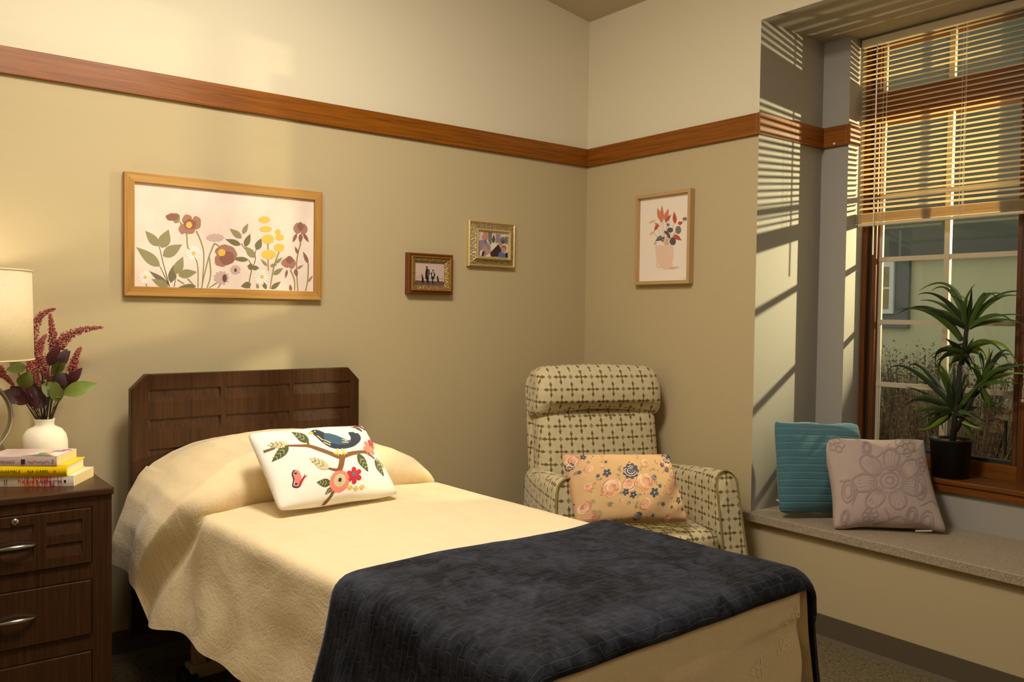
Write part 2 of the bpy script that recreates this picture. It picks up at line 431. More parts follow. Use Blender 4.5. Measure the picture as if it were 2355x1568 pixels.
# ================================================================== BLINDS
def slat_mat():
    m, n, b = nt('vinyl_slat'); b.inputs['Base Color'].default_value = srgb(234, 220, 188); b.inputs['Roughness'].default_value = .45
    out = n.nodes['Material Output']; tl = N(n, 'ShaderNodeBsdfTranslucent'); tl.inputs[0].default_value = srgb(244, 226, 188); mx = N(n, 'ShaderNodeMixShader'); mx.inputs[0].default_value = .5
    n.links.new(b.outputs[0], mx.inputs[1]); n.links.new(tl.outputs[0], mx.inputs[2]); n.links.new(mx.outputs[0], out.inputs[0]); return m
m_slat = slat_mat(); m_rail = M('blind_rail', (212, 198, 168), .5); m_cord = M('blind_cord', (232, 220, 196), .7)
def blind(label, y0, y1, zbot, tilt, detail=True):
    t = thing('venetian_blind', label, 'window blind', (.598, (y0+y1)/2, 2.69)); L = y0-y1
    obj('head_rail', box(-.016, -L/2, -.036, .012, L/2, 0), m_rail, t, bevel=.003)
    pitch = .0235; zt = -.052; n = int((2.69+zt-zbot-.062)/pitch)+1
    prof = [(-.0125, 0), (-.006, .0016), (0, .0021), (.006, .0016), (.0125, 0)]
    prof = prof+[(x, z-.0007) for x, z in prof[::-1]]
    ca, sa = math.cos(tilt), math.sin(tilt)
    def slat_me(ang):
        ca, sa = math.cos(ang), math.sin(ang); pp = [(x*ca+z*sa, -x*sa+z*ca) for x, z in prof]
        bm = prism(pp, lambda p: (p[0], -L/2+.004, p[1]), lambda p: (p[0], L/2-.004, p[1])); me = bpy.data.meshes.new('slat'); bm.to_mesh(me); bm.free(); me.materials.append(m_slat); return me
    me = slat_me(tilt); flat = slat_me(.03)
    rnd = random.Random(3)
    for i in range(n):
        s = bpy.data.objects.new('slat', me); COL.objects.link(s); s.parent = t; s.location = (0, 0, zt-i*pitch); s.rotation_euler = (0, R(rnd.uniform(-2.5, 2.5)), 0)
    zs = zbot-2.69+.018
    for i in range(14):
        s = bpy.data.objects.new('stacked_slat', flat); COL.objects.link(s); s.parent = t; s.location = (rnd.uniform(-.001, .001), 0, zs+i*.0033)
    obj('bottom_rail', box(-.0135, -L/2, zbot-2.69, .0135, L/2, zbot-2.69+.013), m_rail, t, bevel=.004)
    if detail:
        for yy in (L/2-.115, L/2-.475):
            for dx in (-.0137, .0137): obj('ladder_cord', tube([(dx, yy, -.03), (dx, yy, zbot-2.69+.01)], .0007, 5), m_cord, t)
            obj('lift_cord', tube([(-.0142, yy-.018, -.03), (-.0142, yy-.018, zbot-2.69+.01)], .0008, 5), m_cord, t)
            pts = [(-.0155+.003*math.sin(k*1.7), yy+.012*math.sin(k*1.1), zbot-2.69+.055-.0035*k) for k in range(17)]
            obj('cord_slack', tube(pts, .0007, 5), m_cord, t)
        obj('tilt_wand', tube([(-.021, L/2-.083, -.03), (-.023, L/2-.087, zbot-2.69-.14)], .0032, 6), M('clear_wand', (224, 214, 200), .25), t)
    return t
blind('cream slatted blind half lowered over the window with the plant', -1.288, -2.025, 1.802, R(-30))
blind('unseen cream slatted blind added over the second window to block the outdoor lamp', -2.035, -2.822, 1.02, R(-68), False)  # unseen blind, lowered and closed to keep the outdoor lamp off the bed
# ================================================================== OUTSIDE
m_sid = M('pale_siding', (196, 192, 160), .8, var=(3, .06)); m_sid2 = M('grey_siding', (92, 94, 86), .8, var=(3, .06)); m_band = M('grey_fascia', (88, 90, 90), .7)
m_gtrim = M('grey_window_trim', (104, 108, 108), .7); m_wfr = M('white_window_frame', (214, 218, 216), .5); m_pane = M('drawn_shade_pane', (150, 124, 82), .3)
nb = thing('neighbour_building', 'pale house with grey fascia band seen through the window', 'building', (5, 1.5, -.5))
z0 = -.5
bw = box(0, -5, 0, .3, 6, 2.50); obj('wall', bw, m_sid, nb)
obj('fascia_band', box(-.10, -5, 2.475, .3, 6, 2.61), m_band, nb)
obj('upper_wall', box(-.03, -5, 2.61, .3, 6, 4.9), m_sid2, nb)
def nwin(ya, yb, za, zb):
    t = obj('window_trim', box(-.05, ya-.14, za-.14, 0, yb+.14, zb+.10), m_gtrim, nb, bevel=.004)
    obj('window_frame', box(-.08, ya, za, -.04, yb, zb), m_wfr, t, bevel=.004)
    obj('pane', box(-.085, ya+.045, za+.05, -.07, yb-.045, (za+zb)/2-.012), m_pane, t); obj('pane', box(-.085, ya+.045, (za+zb)/2+.012, -.07, yb-.045, zb-.05), m_pane, t)
nwin(-.66, -.10, 1.92, 2.44)
struct('ground_outside', box(.79, -8, -.55, 9, 9, -.5), M('ground_mulch', (96, 84, 62), .95, var=(6, .3), bmp=(30, .6)))
m_tw = [M('dry_stem', (92, 72, 50), .9), M('rust_leaf', (100, 66, 44), .9), M('pale_grass', (140, 128, 98), .9)]
rnd = random.Random(11)
def shrub(i, x, y, h, r, label):
    t = thing('dry_shrub', label, 'shrub', (x, y, -.5), 0, 'dry shrubs outside the window')
    bm = bmesh.new(); bl = bmesh.new()
    for k in range(650):
        a = rnd.uniform(0, 2*PI); q = r*math.sqrt(rnd.random())*.5; hh = h*rnd.uniform(.6, 1.05); ln = rnd.uniform(.1, .55)*r*1.6
        p0 = Vector((q*math.cos(a), q*math.sin(a), 0)); p2 = Vector((p0.x+ln*math.cos(a+rnd.uniform(-.6, .6)), p0.y+ln*math.sin(a+rnd.uniform(-.6, .6)), hh)); p1 = (p0+p2)/2+Vector((0, 0, h*.12))
        s = Vector((rnd.uniform(-1, 1), rnd.uniform(-1, 1), 0)).normalized()*rnd.uniform(.004, .009)
        v = [bm.verts.new(p) for p in (p0-s, p0+s, p1+s*.8, p1-s*.8)]; f = bm.faces.new(v); mi = rnd.choice((0, 0, 2)); f.material_index = mi
        w = bm.verts.new(p2); f = bm.faces.new((v[3], v[2], w)); f.material_index = mi
        for j in range(5):
            c = p1.lerp(p2, rnd.uniform(.2, 1.05)); d = Vector((rnd.uniform(-1, 1), rnd.uniform(-1, 1), rnd.uniform(-1, 1))).normalized()*rnd.uniform(.009, .022); e = d.orthogonal().normalized()*d.length*.45
            bl.faces.new([bl.verts.new(c+q_) for q_ in (-d, e, d, -e)])
    a = obj('stems', bm, m_tw, t); a['kind'] = 'stuff'; b = obj('foliage', bl, m_tw[1], t); b['kind'] = 'stuff'
SH = [(3.45, .75, 1.50, .34, 'tall dry shrub growing below the neighbouring house window'), (4.2, .18, 1.58, .36, 'tallest bushy dry shrub near the pale house wall'), (2.85, -.12, 1.30, .30, 'dry shrub seen straight behind the potted dracaena'),
      (3.6, -.55, 1.52, .36, 'dry shrub between the potted dracaena and the window latch'), (2.55, -.85, 1.25, .30, 'low dry shrub outside close to the window latch'), (4.45, 1.15, 1.5, .34, 'dry shrub furthest from the latch against the house wall'), (2.25, .55, 1.15, .30, 'lowest dry shrub standing closest to the window glass')]
for i, s in enumerate(SH): shrub(i, *s)
# ================================================================== PICTURES
def picture(name, label, cat, loc, rz): return thing(name, label, cat, loc, rz)
pa = [M('paint_%d' % i, c, .8) for i, c in enumerate([(150, 142, 102), (122, 114, 78), (172, 124, 102), (146, 100, 86), (238, 190, 84), (250, 246, 236), (224, 188, 168), (92, 80, 50), (150, 142, 84), (118, 76, 72), (206, 176, 164)])]
def watercolour():
    m, n, b = nt('watercolour_paper'); v = coords(n, 'Object'); f = noise_n(n, v, 4, 4, .6)
    mr = N(n, 'ShaderNodeMapRange'); mr.inputs[1].default_value = .4; mr.inputs[2].default_value = .62; n.links.new(f, mr.inputs[0])
    n.links.new(mixc(n, mr.outputs[0], srgb(232, 210, 194), srgb(240, 224, 210)), b.inputs['Base Color']); b.inputs['Roughness'].default_value = .7; return m
# --- large wildflower print
w_, h_ = .8174, .475; wd = .036
p1 = picture('framed_wildflower_print', 'wide wildflower watercolour in a rustic oak frame above the bed', 'picture', (-2.0145, -.0005, 1.647), 0)
frames('f', w_, h_, wd, [(0, .026), (1, .026)], m_frame_oak, m_frame_oak_z, p1)
iw, ih = w_-2*wd+.004, h_-2*wd+.004
obj('print', box(-iw/2, -.012, -ih/2, iw/2, -.002, ih/2), watercolour(), p1)
hm = homog([(172, 165), (2178, 362), (2175, 1388), (172, 1330)], [(-iw/2, ih/2), (iw/2, ih/2), (iw/2, -ih/2), (-iw/2, -ih/2)])
def mp1(x, y, l):
    u, v = hm((x, y)); return (max(-iw/2+.003, min(iw/2-.003, u)), -.012-l, max(-ih/2+.003, min(ih/2-.003, v)))
G, D, RO, RD, YE_, WH, PK, ST, SG, PU, TU = range(11)
I = []
def lf(c, *a): I.append((c, leafp(a[0], a[1], a[2])))
for pts in ([(575, 1330), (540, 1200), (500, 1050), (470, 920), (455, 870)], [(575, 1330), (530, 1230), (470, 1105)], [(625, 1330), (650, 1200)], [(1465, 1350), (1460, 1270), (1490, 1130), (1525, 1040), (1525, 960), (1540, 900)], [(1515, 1005), (1410, 905), (1370, 850)], [(1480, 1080), (1450, 1030)]): I.append((ST, stroke(pts, 10, 7)))
for pts in ([(870, 710), (930, 850), (955, 1000), (935, 1340)], [(690, 610), (760, 740), (780, 900), (880, 1060), (890, 1340)], [(1070, 850), (1010, 1000), (960, 1200), (930, 1345)], [(1070, 850), (1110, 870), (1140, 905)], [(1015, 1000), (1030, 1200), (990, 1345)], [(1110, 1280), (1010, 1345)], [(1140, 1300), (1110, 1345)], [(1665, 850), (1670, 1150)], [(1790, 940), (1740, 1080), (1715, 1200), (1690, 1350)], [(2030, 840), (1985, 1060), (2000, 1380)], [(2115, 1070), (2110, 1250), (2085, 1380)], [(1915, 1140), (1960, 1250), (1965, 1370)], [(315, 1290), (320, 1330)], [(660, 1250), (740, 1300)], [(775, 1240), (850, 1320)]): I.append((SG, stroke(pts, 16, 12)))
for c, a, b, w in [(G, (455, 880), (305, 710), 110), (G, (485, 900), (565, 695), 150), (G, (500, 990), (715, 860), 140), (G, (470, 1105), (205, 890), 130), (D, (560, 1310), (350, 1155), 70), (G, (560, 1330), (375, 1245), 90), (D, (590, 1285), (620, 1085), 95), (G, (640, 1190), (725, 995), 120), (G, (670, 1200), (880, 1165), 110), (D, (870, 1325), (670, 1335), 70),
                   (G, (1375, 790), (1240, 685), 80), (G, (1385, 745), (1445, 625), 60), (D, (1365, 865), (1190, 800), 70), (D, (1410, 885), (1470, 740), 75), (G, (1520, 1005), (1410, 880), 90), (D, (1540, 920), (1590, 790), 85), (D, (1450, 1030), (1265, 1015), 60), (D, (1500, 1110), (1435, 1100), 80), (D, (1490, 1120), (1570, 1120), 60), (D, (1480, 1300), (1365, 1325), 80),
                   (G, (1660, 1100), (1585, 1020), 35), (G, (1690, 1100), (1770, 1080), 45), (G, (1750, 1070), (1830, 1000), 40), (G, (1725, 1195), (1835, 1120), 60), (D, (1700, 1355), (1810, 1270), 60), (D, (1650, 1355), (1600, 1260), 50), (RD, (2000, 965), (1965, 880), 35), (RD, (2115, 1070), (2055, 935), 45), (RD, (1925, 1375), (1910, 1300), 40), (RO, (2110, 1280), (2168, 1200), 30), (RO, (1990, 1130), (2060, 1085), 30), (G, (1560, 1350), (1540, 1290), 40)]: lf(c, a, b, w)
for c, a in [(SG, (650, 570, 42, 56)), (RD, (605, 558, 72, 42)), (RO, (770, 590, 56, 62)), (RO, (870, 622, 54, 74)), (RO, (720, 690, 44, 56)), (RO, (800, 690, 62, 56)), (RD, (800, 640, 70, 60)), (YE_, (790, 645, 34, 36)), (RO, (1190, 940, 110, 78)), (RO, (1250, 975, 72, 86)), (RO, (1150, 1035, 78, 72)), (RD, (1210, 1010, 84, 78)), (YE_, (1152, 950, 42, 40))]: I.append((c, ell(*a, 16, .06, 5, a[0])))
for c, x, y, rx, ry in [(TU, 1080, 785, 95, 42), (TU, 1150, 1230, 82, 72), (TU, 1305, 1140, 56, 50), (YE_, 1625, 585, 62, 36), (YE_, 1640, 690, 66, 32), (YE_, 1665, 800, 66, 52), (YE_, 1675, 970, 80, 50), (YE_, 1775, 720, 32, 28), (YE_, 1795, 780, 46, 34), (YE_, 1790, 895, 56, 44)]: I.append((c, ell(x, y, rx, ry, 44, .13, 11)))
I += [(PU, ell(1185, 1235, 26, 44)), (PU, ell(1305, 1145, 16, 22))]
for x, y, r in ((840, 960, 88), (305, 1225, 76), (1600, 1220, 88)): I.append((WH, daisy(x, y, r))); I.append((YE_, ell(x, y, r*.26, r*.26)))
for c, a in [(RO, (1995, 680, 46, 60)), (RO, (2060, 690, 44, 60)), (RD, (2025, 660, 34, 48)), (RO, (1880, 1062, 64, 52)), (RO, (1930, 1070, 44, 58)), (RD, (1905, 1030, 42, 42))]: I.append((c, ell(*a, 16, .05, 4)))
for a, b, w in [((2030, 740), (2025, 845), 52), ((1985, 740), (1940, 838), 42), ((2060, 740), (2120, 835), 42), ((1970, 1130), (1990, 1225), 48), ((1880, 1140), (1860, 1235), 32)]: I.append((RD, leafp(a, b, w)))
decal('painted_flowers', I, mp1, pa, p1)
# --- print of a vase on the window-side wall
w_, h_ = .368, .461; wd = .017
p2 = picture('framed_vase_print', 'slim pale wood frame holding a print of leaves in a vase', 'picture', (-.0005, -.5915, 1.7505), -PI/2)
frames('f', w_, h_, wd, [(0, .034), (1, .034)], m_blond, m_blond, p2)
iw2, ih2 = w_-2*wd+.004, h_-2*wd+.004
obj('print', box(-iw2/2, -.012, -ih2/2, iw2/2, -.002, ih2/2), M('print_paper', (240, 226, 208), .7), p2)
hm2 = homog([(250, 285), (840, 210), (825, 1340), (230, 1362)], [(-iw2/2, ih2/2), (iw2/2, ih2/2), (iw2/2, -ih2/2), (-iw2/2, -ih2/2)])
def mp2(x, y, l):
    u, v = hm2((x, y)); return (u, -.012-l, v)
pb = [M('print_%d' % i, c, .8) for i, c in enumerate([(208, 128, 92), (188, 88, 60), (126, 118, 110), (92, 86, 86), (232, 198, 174), (214, 168, 142), (244, 228, 212), (228, 180, 140)])]
J = [(7, [(560, 1195), (640, 1160), (720, 1165), (640, 1195)])]
for e in ((480, 560), (505, 480), (560, 480), (590, 540), (655, 560), (720, 600), (600, 690), (690, 720), (760, 560), (440, 640), (700, 780), (400, 720)): J.append((5, stroke([(555, 890), (e[0]*.5+555*.5, e[1]*.45+880*.55), e], 7, 5)))
for a, b, w, c in [((490, 570), (452, 400), 56, 0), ((500, 600), (505, 368), 56, 0), ((535, 560), (582, 415), 56, 0), ((540, 590), (612, 488), 44, 1), ((658, 610), (645, 452), 52, 1), ((690, 612), (748, 590), 52, 1), ((470, 650), (420, 590), 48, 0), ((455, 620), (415, 700), 44, 1), ((640, 755), (735, 825), 62, 1), ((430, 560), (340, 600), 30, 7), ((420, 700), (350, 760), 30, 7), ((540, 780), (420, 830), 44, 3), ((500, 760), (430, 820), 40, 2), ((590, 640), (560, 600), 40, 2), ((530, 700), (600, 760), 44, 3), ((520, 840), (500, 780), 40, 2), ((600, 800), (560, 720), 36, 3), ((440, 840), (408, 880), 36, 5)]: J.append((c, leafp(a, b, w)))
for a, c in [((600, 690, 36, 32), 3), ((695, 690, 34, 52), 2), ((770, 550, 26, 22), 2), ((632, 835, 36, 52), 3)]: J.append((c, ell(*a)))
J.append((4, [(425, 885), (635, 880), (640, 1040), (605, 1160), (545, 1203), (480, 1172), (440, 1090)])); J.append((5, [(600, 880), (635, 880), (640, 1040), (605, 1160), (560, 1195), (600, 1060)]))
for x, rx in ((463, 24), (540, 34), (604, 24)):
    for y in (940, 1045, 1135): J.append((5, ell(x, y, rx, 40))); J.append((6, ell(x, y, rx*.72, 29)))
J.append((5, stroke([(757, 1312), (790, 1308), (805, 1314)], 5)))
decal('printed_bouquet', J[1:-20], mp2, pb, p2)['kind'] = 'stuff'
decal('printed_vase', J[:1]+J[-20:-1], mp2, pb, p2); decal('signature', J[-1:], mp2, pb, p2)
# --- two family photos in ornate frames
def gilt(name, rgb, rgb2):
    m, n, b = nt(name); v = coords(n); x = N(n, 'ShaderNodeTexVoronoi'); x.inputs['Scale'].default_value = 130; n.links.new(v, x.inputs['Vector'])
    n.links.new(mixc(n, x.outputs['Distance'], srgb(*rgb2), srgb(*rgb)), b.inputs['Base Color']); b.inputs['Metallic'].default_value = .55; b.inputs['Roughness'].default_value = .42; bump(n, b, x.outputs['Distance'], .9, .004); return m
g1, g2 = gilt('old_gold_relief', (190, 160, 96), (92, 78, 44)), gilt('champagne_relief', (206, 184, 132), (120, 102, 68))
gp1, gp2 = M('old_gold', (164, 118, 48), .38, .6), M('champagne_gold', (214, 190, 132), .36, .5); m_mah = M('mahogany_edge', (106, 56, 20), .4)
ph = [M('photo_%d' % i, c, .45) for i, c in enumerate([(196, 172, 160), (104, 74, 66), (34, 28, 28), (92, 82, 78), (188, 142, 116), (150, 132, 146), (226, 214, 198), (62, 40, 40), (90, 108, 156), (118, 116, 112), (214, 196, 176), (150, 104, 76), (178, 60, 50)])]
def photo_frame(nm, label, cx, cz, w_, h_, style):
    t = thing(nm, label, 'photo frame', (cx, -.0005, cz), 0)
    if style == 1:
        frames('f', w_, h_, .014, [(0, .030), (.4, .034), (1, .030)], m_mah, m_mah, t, 'outer_rail')
        frames('f', w_-.028, h_-.028, .010, [(0, .038), (.5, .042), (1, .036)], gp1, gp1, t, 'gold_rail')
        frames('f', w_-.048, h_-.048, .020, [(0, .034), (.5, .032), (1, .022)], g1, g1, t, 'carved_rail')
        inn = (w_-.088, h_-.088)
    else:
        frames('f', w_, h_, .012, [(0, .020), (.5, .026), (1, .020)], gp2, gp2, t, 'outer_rail')
        frames('f', w_-.024, h_-.024, .030, [(0, .018), (.5, .022), (1, .030)], g2, g2, t, 'carved_rail')
        frames('f', w_-.080, h_-.080, .013, [(0, .040), (.5, .042), (1, .030)], gp2, gp2, t, 'inner_rail')
        inn = (w_-.106, h_-.106)
    return t, inn
t1, (a_, b_) = photo_frame('framed_family_photo', 'mahogany and gold photo frame with four figures walking', -1.041, 1.547, .254, .196, 1)
obj('photo', box(-a_/2, -.018, -b_/2, a_/2, -.004, b_/2), ph[0], t1)
hp = homog([(405, 400), (1322, 435), (1332, 1175), (398, 1135)], [(-a_/2, b_/2), (a_/2, b_/2), (a_/2, -b_/2), (-a_/2, -b_/2)])
mpA = lambda x, y, l: (lambda q: (max(-a_/2, min(a_/2, q[0])), -.018-l, max(-b_/2, min(b_/2, q[1]))))(hp((x, y)))
K = [(1, [(390, 1000), (480, 985), (545, 1000), (900, 1010), (1340, 1030), (1340, 1190), (390, 1150)]), (3, stroke([(400, 905), (1325, 940)], 8)),
     (2, ell(770, 560, 30, 34)), (2, [(748, 605), (800, 600), (850, 640), (872, 710), (850, 800), (835, 860), (838, 1095), (785, 1090), (765, 1000), (722, 890), (728, 720)]), (3, [(800, 640), (870, 690), (860, 790), (820, 850), (790, 850)]), (2, ell(968, 665, 23, 32)),
     (2, [(930, 720), (1000, 712), (1060, 850), (1030, 830), (1005, 945), (975, 960), (988, 1105), (950, 1110), (935, 960), (912, 940), (915, 770), (850, 810), (845, 795)]), (6, [(950, 730), (985, 730), (985, 850), (945, 860)]), (4, ell(610, 772, 24, 26)),
     (3, [(588, 815), (645, 800), (665, 890), (610, 900)]), (2, [(615, 900), (670, 890), (682, 1075), (612, 1072)]), (4, stroke([(500, 820), (530, 848), (600, 842)], 14)), (4, stroke([(655, 800), (700, 765), (722, 730)], 12)), (2, ell(1120, 868, 23, 28)), (2, [(1100, 900), (1145, 895), (1172, 1045), (1108, 1045)]), (4, stroke([(1062, 880), (1102, 930)], 10)), (12, stroke([(1110, 1110), (1140, 1170)], 26))]
decal('photo_image', K, mpA, ph, t1)
t2, (a2_, b2_) = photo_frame('framed_family_photo', 'champagne-gold double frame with a photo of three people close together', -.6685, 1.712, .295, .231, 2)
obj('photo', box(-a2_/2, -.028, -b2_/2, a2_/2, -.004, b2_/2), ph[10], t2)
hq = homog([(385, 425), (1160, 480), (1152, 1135), (383, 1080)], [(-a2_/2, b2_/2), (a2_/2, b2_/2), (a2_/2, -b2_/2), (-a2_/2, -b2_/2)])
mpB = lambda x, y, l: (lambda q: (max(-a2_/2, min(a2_/2, q[0])), -.028-l, max(-b2_/2, min(b2_/2, q[1]))))(hq((x, y)))
K = [(9, [(640, 460), (740, 460), (720, 760), (690, 790), (640, 660)]), (3, leafp((770, 740), (785, 520), 100)), (5, [(840, 490), (960, 500), (930, 720), (830, 740)]), (9, [(1080, 570), (1160, 560), (1155, 760), (1080, 760)]), (6, [(720, 760), (860, 740), (830, 900), (720, 930)]),
     (5, [(383, 680), (500, 655), (600, 690), (700, 830), (705, 960), (560, 1092), (383, 1085)]), (4, ell(560, 560, 86, 122)), (10, ell(480, 490, 34, 60)), (3, [(540, 690), (600, 640), (570, 760)]), (6, [(440, 960), (500, 900), (480, 1060), (430, 1085)]), (7, [(490, 980), (560, 960), (520, 1085), (470, 1075)]), (4, ell(560, 880, 60, 70)), (4, ell(640, 970, 80, 48)),
     (7, [(900, 780), (960, 860), (985, 950), (900, 1105), (715, 1098), (690, 1010), (780, 900)]), (4, ell(955, 750, 52, 82)), (9, ell(1020, 660, 80, 86)), (3, ell(1030, 700, 50, 60)), (8, [(930, 980), (1010, 950), (1060, 1020), (1130, 1000), (1155, 1140), (885, 1115)]), (11, ell(1045, 880, 72, 80)), (4, ell(1040, 930, 58, 78)), (2, [(1080, 1020), (1150, 990), (1155, 1135), (1100, 1130)])]
decal('photo_image', K, mpB, ph, t2)
# ================================================================== BED
BA = R(3.6); HC = (-1.945, -.13, 0)
bed = thing('bed', 'single bed with dark walnut panelled headboard', 'bed', HC, BA)
B3 = lambda x, y, z: (x, -y, z)                       # bed local: y measured from the headboard towards the foot
hw, ht = .488, 1.112
hp_ = [(-hw, .12), (hw, .12), (hw, ht-.055), (hw-.055, ht), (-hw+.055, ht), (-hw, ht-.055)]
hb = obj('headboard', prism(hp_, lambda p: (p[0], 0, p[1]), lambda p: (p[0], .034, p[1])), m_walnut, bed)
ct = bmesh.new()
for cx in (-.285, .012, .309):
    for zt in (1.052, .938, .824):
        w2, hh = (.138, .054)
        pr = [(-.001, zt+.0005), (.008, zt), (.008, zt-.004), (-.001, zt-hh)]     # deep at the top, running out at the bottom
        prism([(p[0], p[1]) for p in pr], lambda p: (cx-w2, p[0], p[1]), lambda p: (cx+w2, p[0], p[1]), ct)
cu = obj('cut', ct, m_walnut, bed); boolean_cut(hb, cu)
b = hb.modifiers.new('bevel', 'BEVEL'); b.width = .003; b.segments = 2; b.limit_method = 'ANGLE'; b.angle_limit = R(40)
obj('mattress', rbox(-.45, -2.17, .52, .45, -.01, .686, .04, 6), M('mattress_ticking', (222, 214, 196), .9), bed, True)
obj('frame', box(-.42, -2.14, .34, .42, -.03, .515), M('bed_steel', (70, 64, 56), .5), bed, bevel=.01)
obj('footboard', box(-.43, -2.185, .13, .43, -2.165, .60), m_walnut, bed, bevel=.004)
m_beige = M('beige_steel', (150, 132, 100), .5)
obj('base_rail', box(-.40, -.36, .055, .40, -.30, .105), m_beige, bed, bevel=.006); obj('base_rail', box(-.40, -1.86, .055, .40, -1.80, .105), m_beige, bed, bevel=.006)
for sx in (-1, 1):
    for yy in (-.33, -1.83):
        ft = obj('caster', prism([(-.042, .03), (-.042, .075), (-.02, .10), (.042, .10), (.042, .03), (.02, .012), (-.02, .012)], lambda p: (sx*.40-.028, yy+p[0], p[1]-.012), lambda p: (sx*.40+.028, yy+p[0], p[1]-.012)), m_dark, bed, bevel=.006)
        obj('post', box(sx*.36-.02, yy-.02, .10, sx*.36+.02, yy+.02, .345), m_beige, bed)
# ---- bedspread
def poly_at(pl, s):
    L = [0]
    for a, b in zip(pl, pl[1:]): L.append(L[-1]+math.hypot(b[0]-a[0], b[1]-a[1]))
    d = s*L[-1]
    for i in range(len(pl)-1):
        if d <= L[i+1] or i == len(pl)-2:
            t = (d-L[i])/max(1e-9, L[i+1]-L[i]); p0, p1, p2, p3 = pl[max(0, i-1)], pl[i], pl[i+1], pl[min(len(pl)-1, i+2)]
            out = []
            for k in range(2): out.append(p1[k]+(p2[k]-p1[k])*t)
            return out
def sstep(a, b, x):
    t = max(0, min(1, (x-a)/(b-a))); return t*t*(3-2*t)
PILL = [(0, .885), (-.10, .884), (-.18, .877), (-.26, .860), (-.34, .832), (-.41, .790), (-.465, .735), (-.505, .665), (-.535, .58), (-.553, .50), (-.56, .425)]
ZB = .700
FLAT = [(0, ZB), (-.15, ZB), (-.30, ZB), (-.43, ZB), (-.452, ZB-.003), (-.466, ZB-.012), (-.474, ZB-.03), (-.482, .62), (-.50, .52), (-.523, .42), (-.540, .345)]
def m_spread():
    m, n, b = nt('matelasse_spread'); v = coords(n, 'UV')
    b.inputs['Base Color'].default_value = srgb(232, 205, 152); b.inputs['Roughness'].default_value = .85; b.inputs['Sheen Weight'].default_value = .25; b.inputs['Specular IOR Level'].default_value = .2
    t = N(n, 'ShaderNodeTexCoord'); mp = N(n, 'ShaderNodeMapping'); mp.inputs['Scale'].default_value = (1, 1.7, 1.2); n.links.new(t.outputs['Object'], mp.inputs[0])
    x = N(n, 'ShaderNodeTexVoronoi', feature='DISTANCE_TO_EDGE'); x.inputs['Scale'].default_value = 60; n.links.new(mp.outputs[0], x.inputs['Vector'])
    nz = noise_n(n, mp.outputs[0], 60, 4, .65, .8); nz2 = noise_n(n, v, 9, 3, .6, 1.5)
    h = mth(n, 'ADD', mth(n, 'MULTIPLY', mth(n, 'MINIMUM', x.outputs['Distance'], .25), 1.2), mth(n, 'ADD', mth(n, 'MULTIPLY', nz, .6), mth(n, 'MULTIPLY', nz2, 3.0)))
    bump(n, b, h, .20, .005)
    n.links.new(mixc(n, nz2, srgb(229, 204, 157), srgb(241, 221, 180)), b.inputs['Base Color']); return m
m_sp = m_spread()
def spread_pt(u, v):
    # u across (0 left hem .. 1 right hem), v along 0..1
    by = .004+(v/.2*.36 if v < .2 else .36+(v-.2)/.4*.32 if v < .6 else .68+(v-.6)/.4*1.51)
    s = (u-.5)*2; sg = -1 if s > 0 else 1; a = abs(s)
    F = poly_at(FLAT, a); Pp = poly_at(PILL, a)
    # the tucked edge of the pillow mound; further down the bed at the sides
    edge = (.555+.045*sstep(.30, .52, a)-.19*sstep(.55, 1.0, a)) if sg > 0 else .57+.04*sstep(.30, .52, a)-.10*sstep(.6, 1, a)
    sharp = .075-.048*sstep(.40, .62, a)
    w = 1-(max(0, min(1, (by-edge+sharp)/sharp)))**2.2
    wtop = w*(.86+.14*sstep(0, .16, by)) if a < .55 else w
    x = F[0]+(Pp[0]-F[0])*w; z = F[1]+(Pp[1]-F[1])*wtop
    if sg < 0: x = x*(1-.05*w)
    # side folds
    hang = sstep(.56, 1.0, a)
    fold = .006*math.sin(by*8+.6)*hang*(1-w)+.005*math.sin(by*23+1.3)*hang*hang
    x -= fold
    if sg > 0:
        x -= .050*hang*(1-w)*math.exp(-((by-.47)/.10)**2)         # lobe of the under layer beside the overlapping corner
        z -= .025*hang*(1-w)*math.exp(-((by-.47)/.12)**2)
        x -= .044*sstep(.45, .62, a)*w*sstep(.15, .45, by)
        x += .016*sstep(.5, .62, a)*(1-w)*math.exp(-((by-edge-.02)/.03)**2)*(1-hang*.6)
    z -= .022*math.exp(-((by-(edge+.004))/.010)**2)*(1-sstep(.5, .7, a))     # tuck crease
    nzv = noise.noise(Vector((x*4, by*4, z*4)))*.006+noise.noise(Vector((x*9, by*9, z*9)))*.003
    if a < .55: z += nzv*(.35+.9*w)
    else: x += nzv*1.4
    if w > .3 and a < .6: z += .0025*math.sin(x*22+by*9)*(by/.5)
    # foot end roll-over
    e = by-2.13
    if e > 0 and a < .58:
        r = .06; z -= r*(1-math.cos(min(1, e/r)*PI/2))*.6*sstep(0, .06, e)*.8
    q = 1-w; by += .034*math.sin(PI*q**1.25)*(1-sstep(.50, .64, a))     # pillow front bulging over the tuck
    x_ = x if sg > 0 else -x
    return B3(x_, by, max(z, .02))
bsp = thing('bedspread', 'golden cream quilted bedspread pulled over the pillow', 'bedspread', HC, BA)
obj('cloth', grid(170, 200, spread_pt, lambda u, v: (u*1.9, v*2.19)), m_sp, bsp, True)
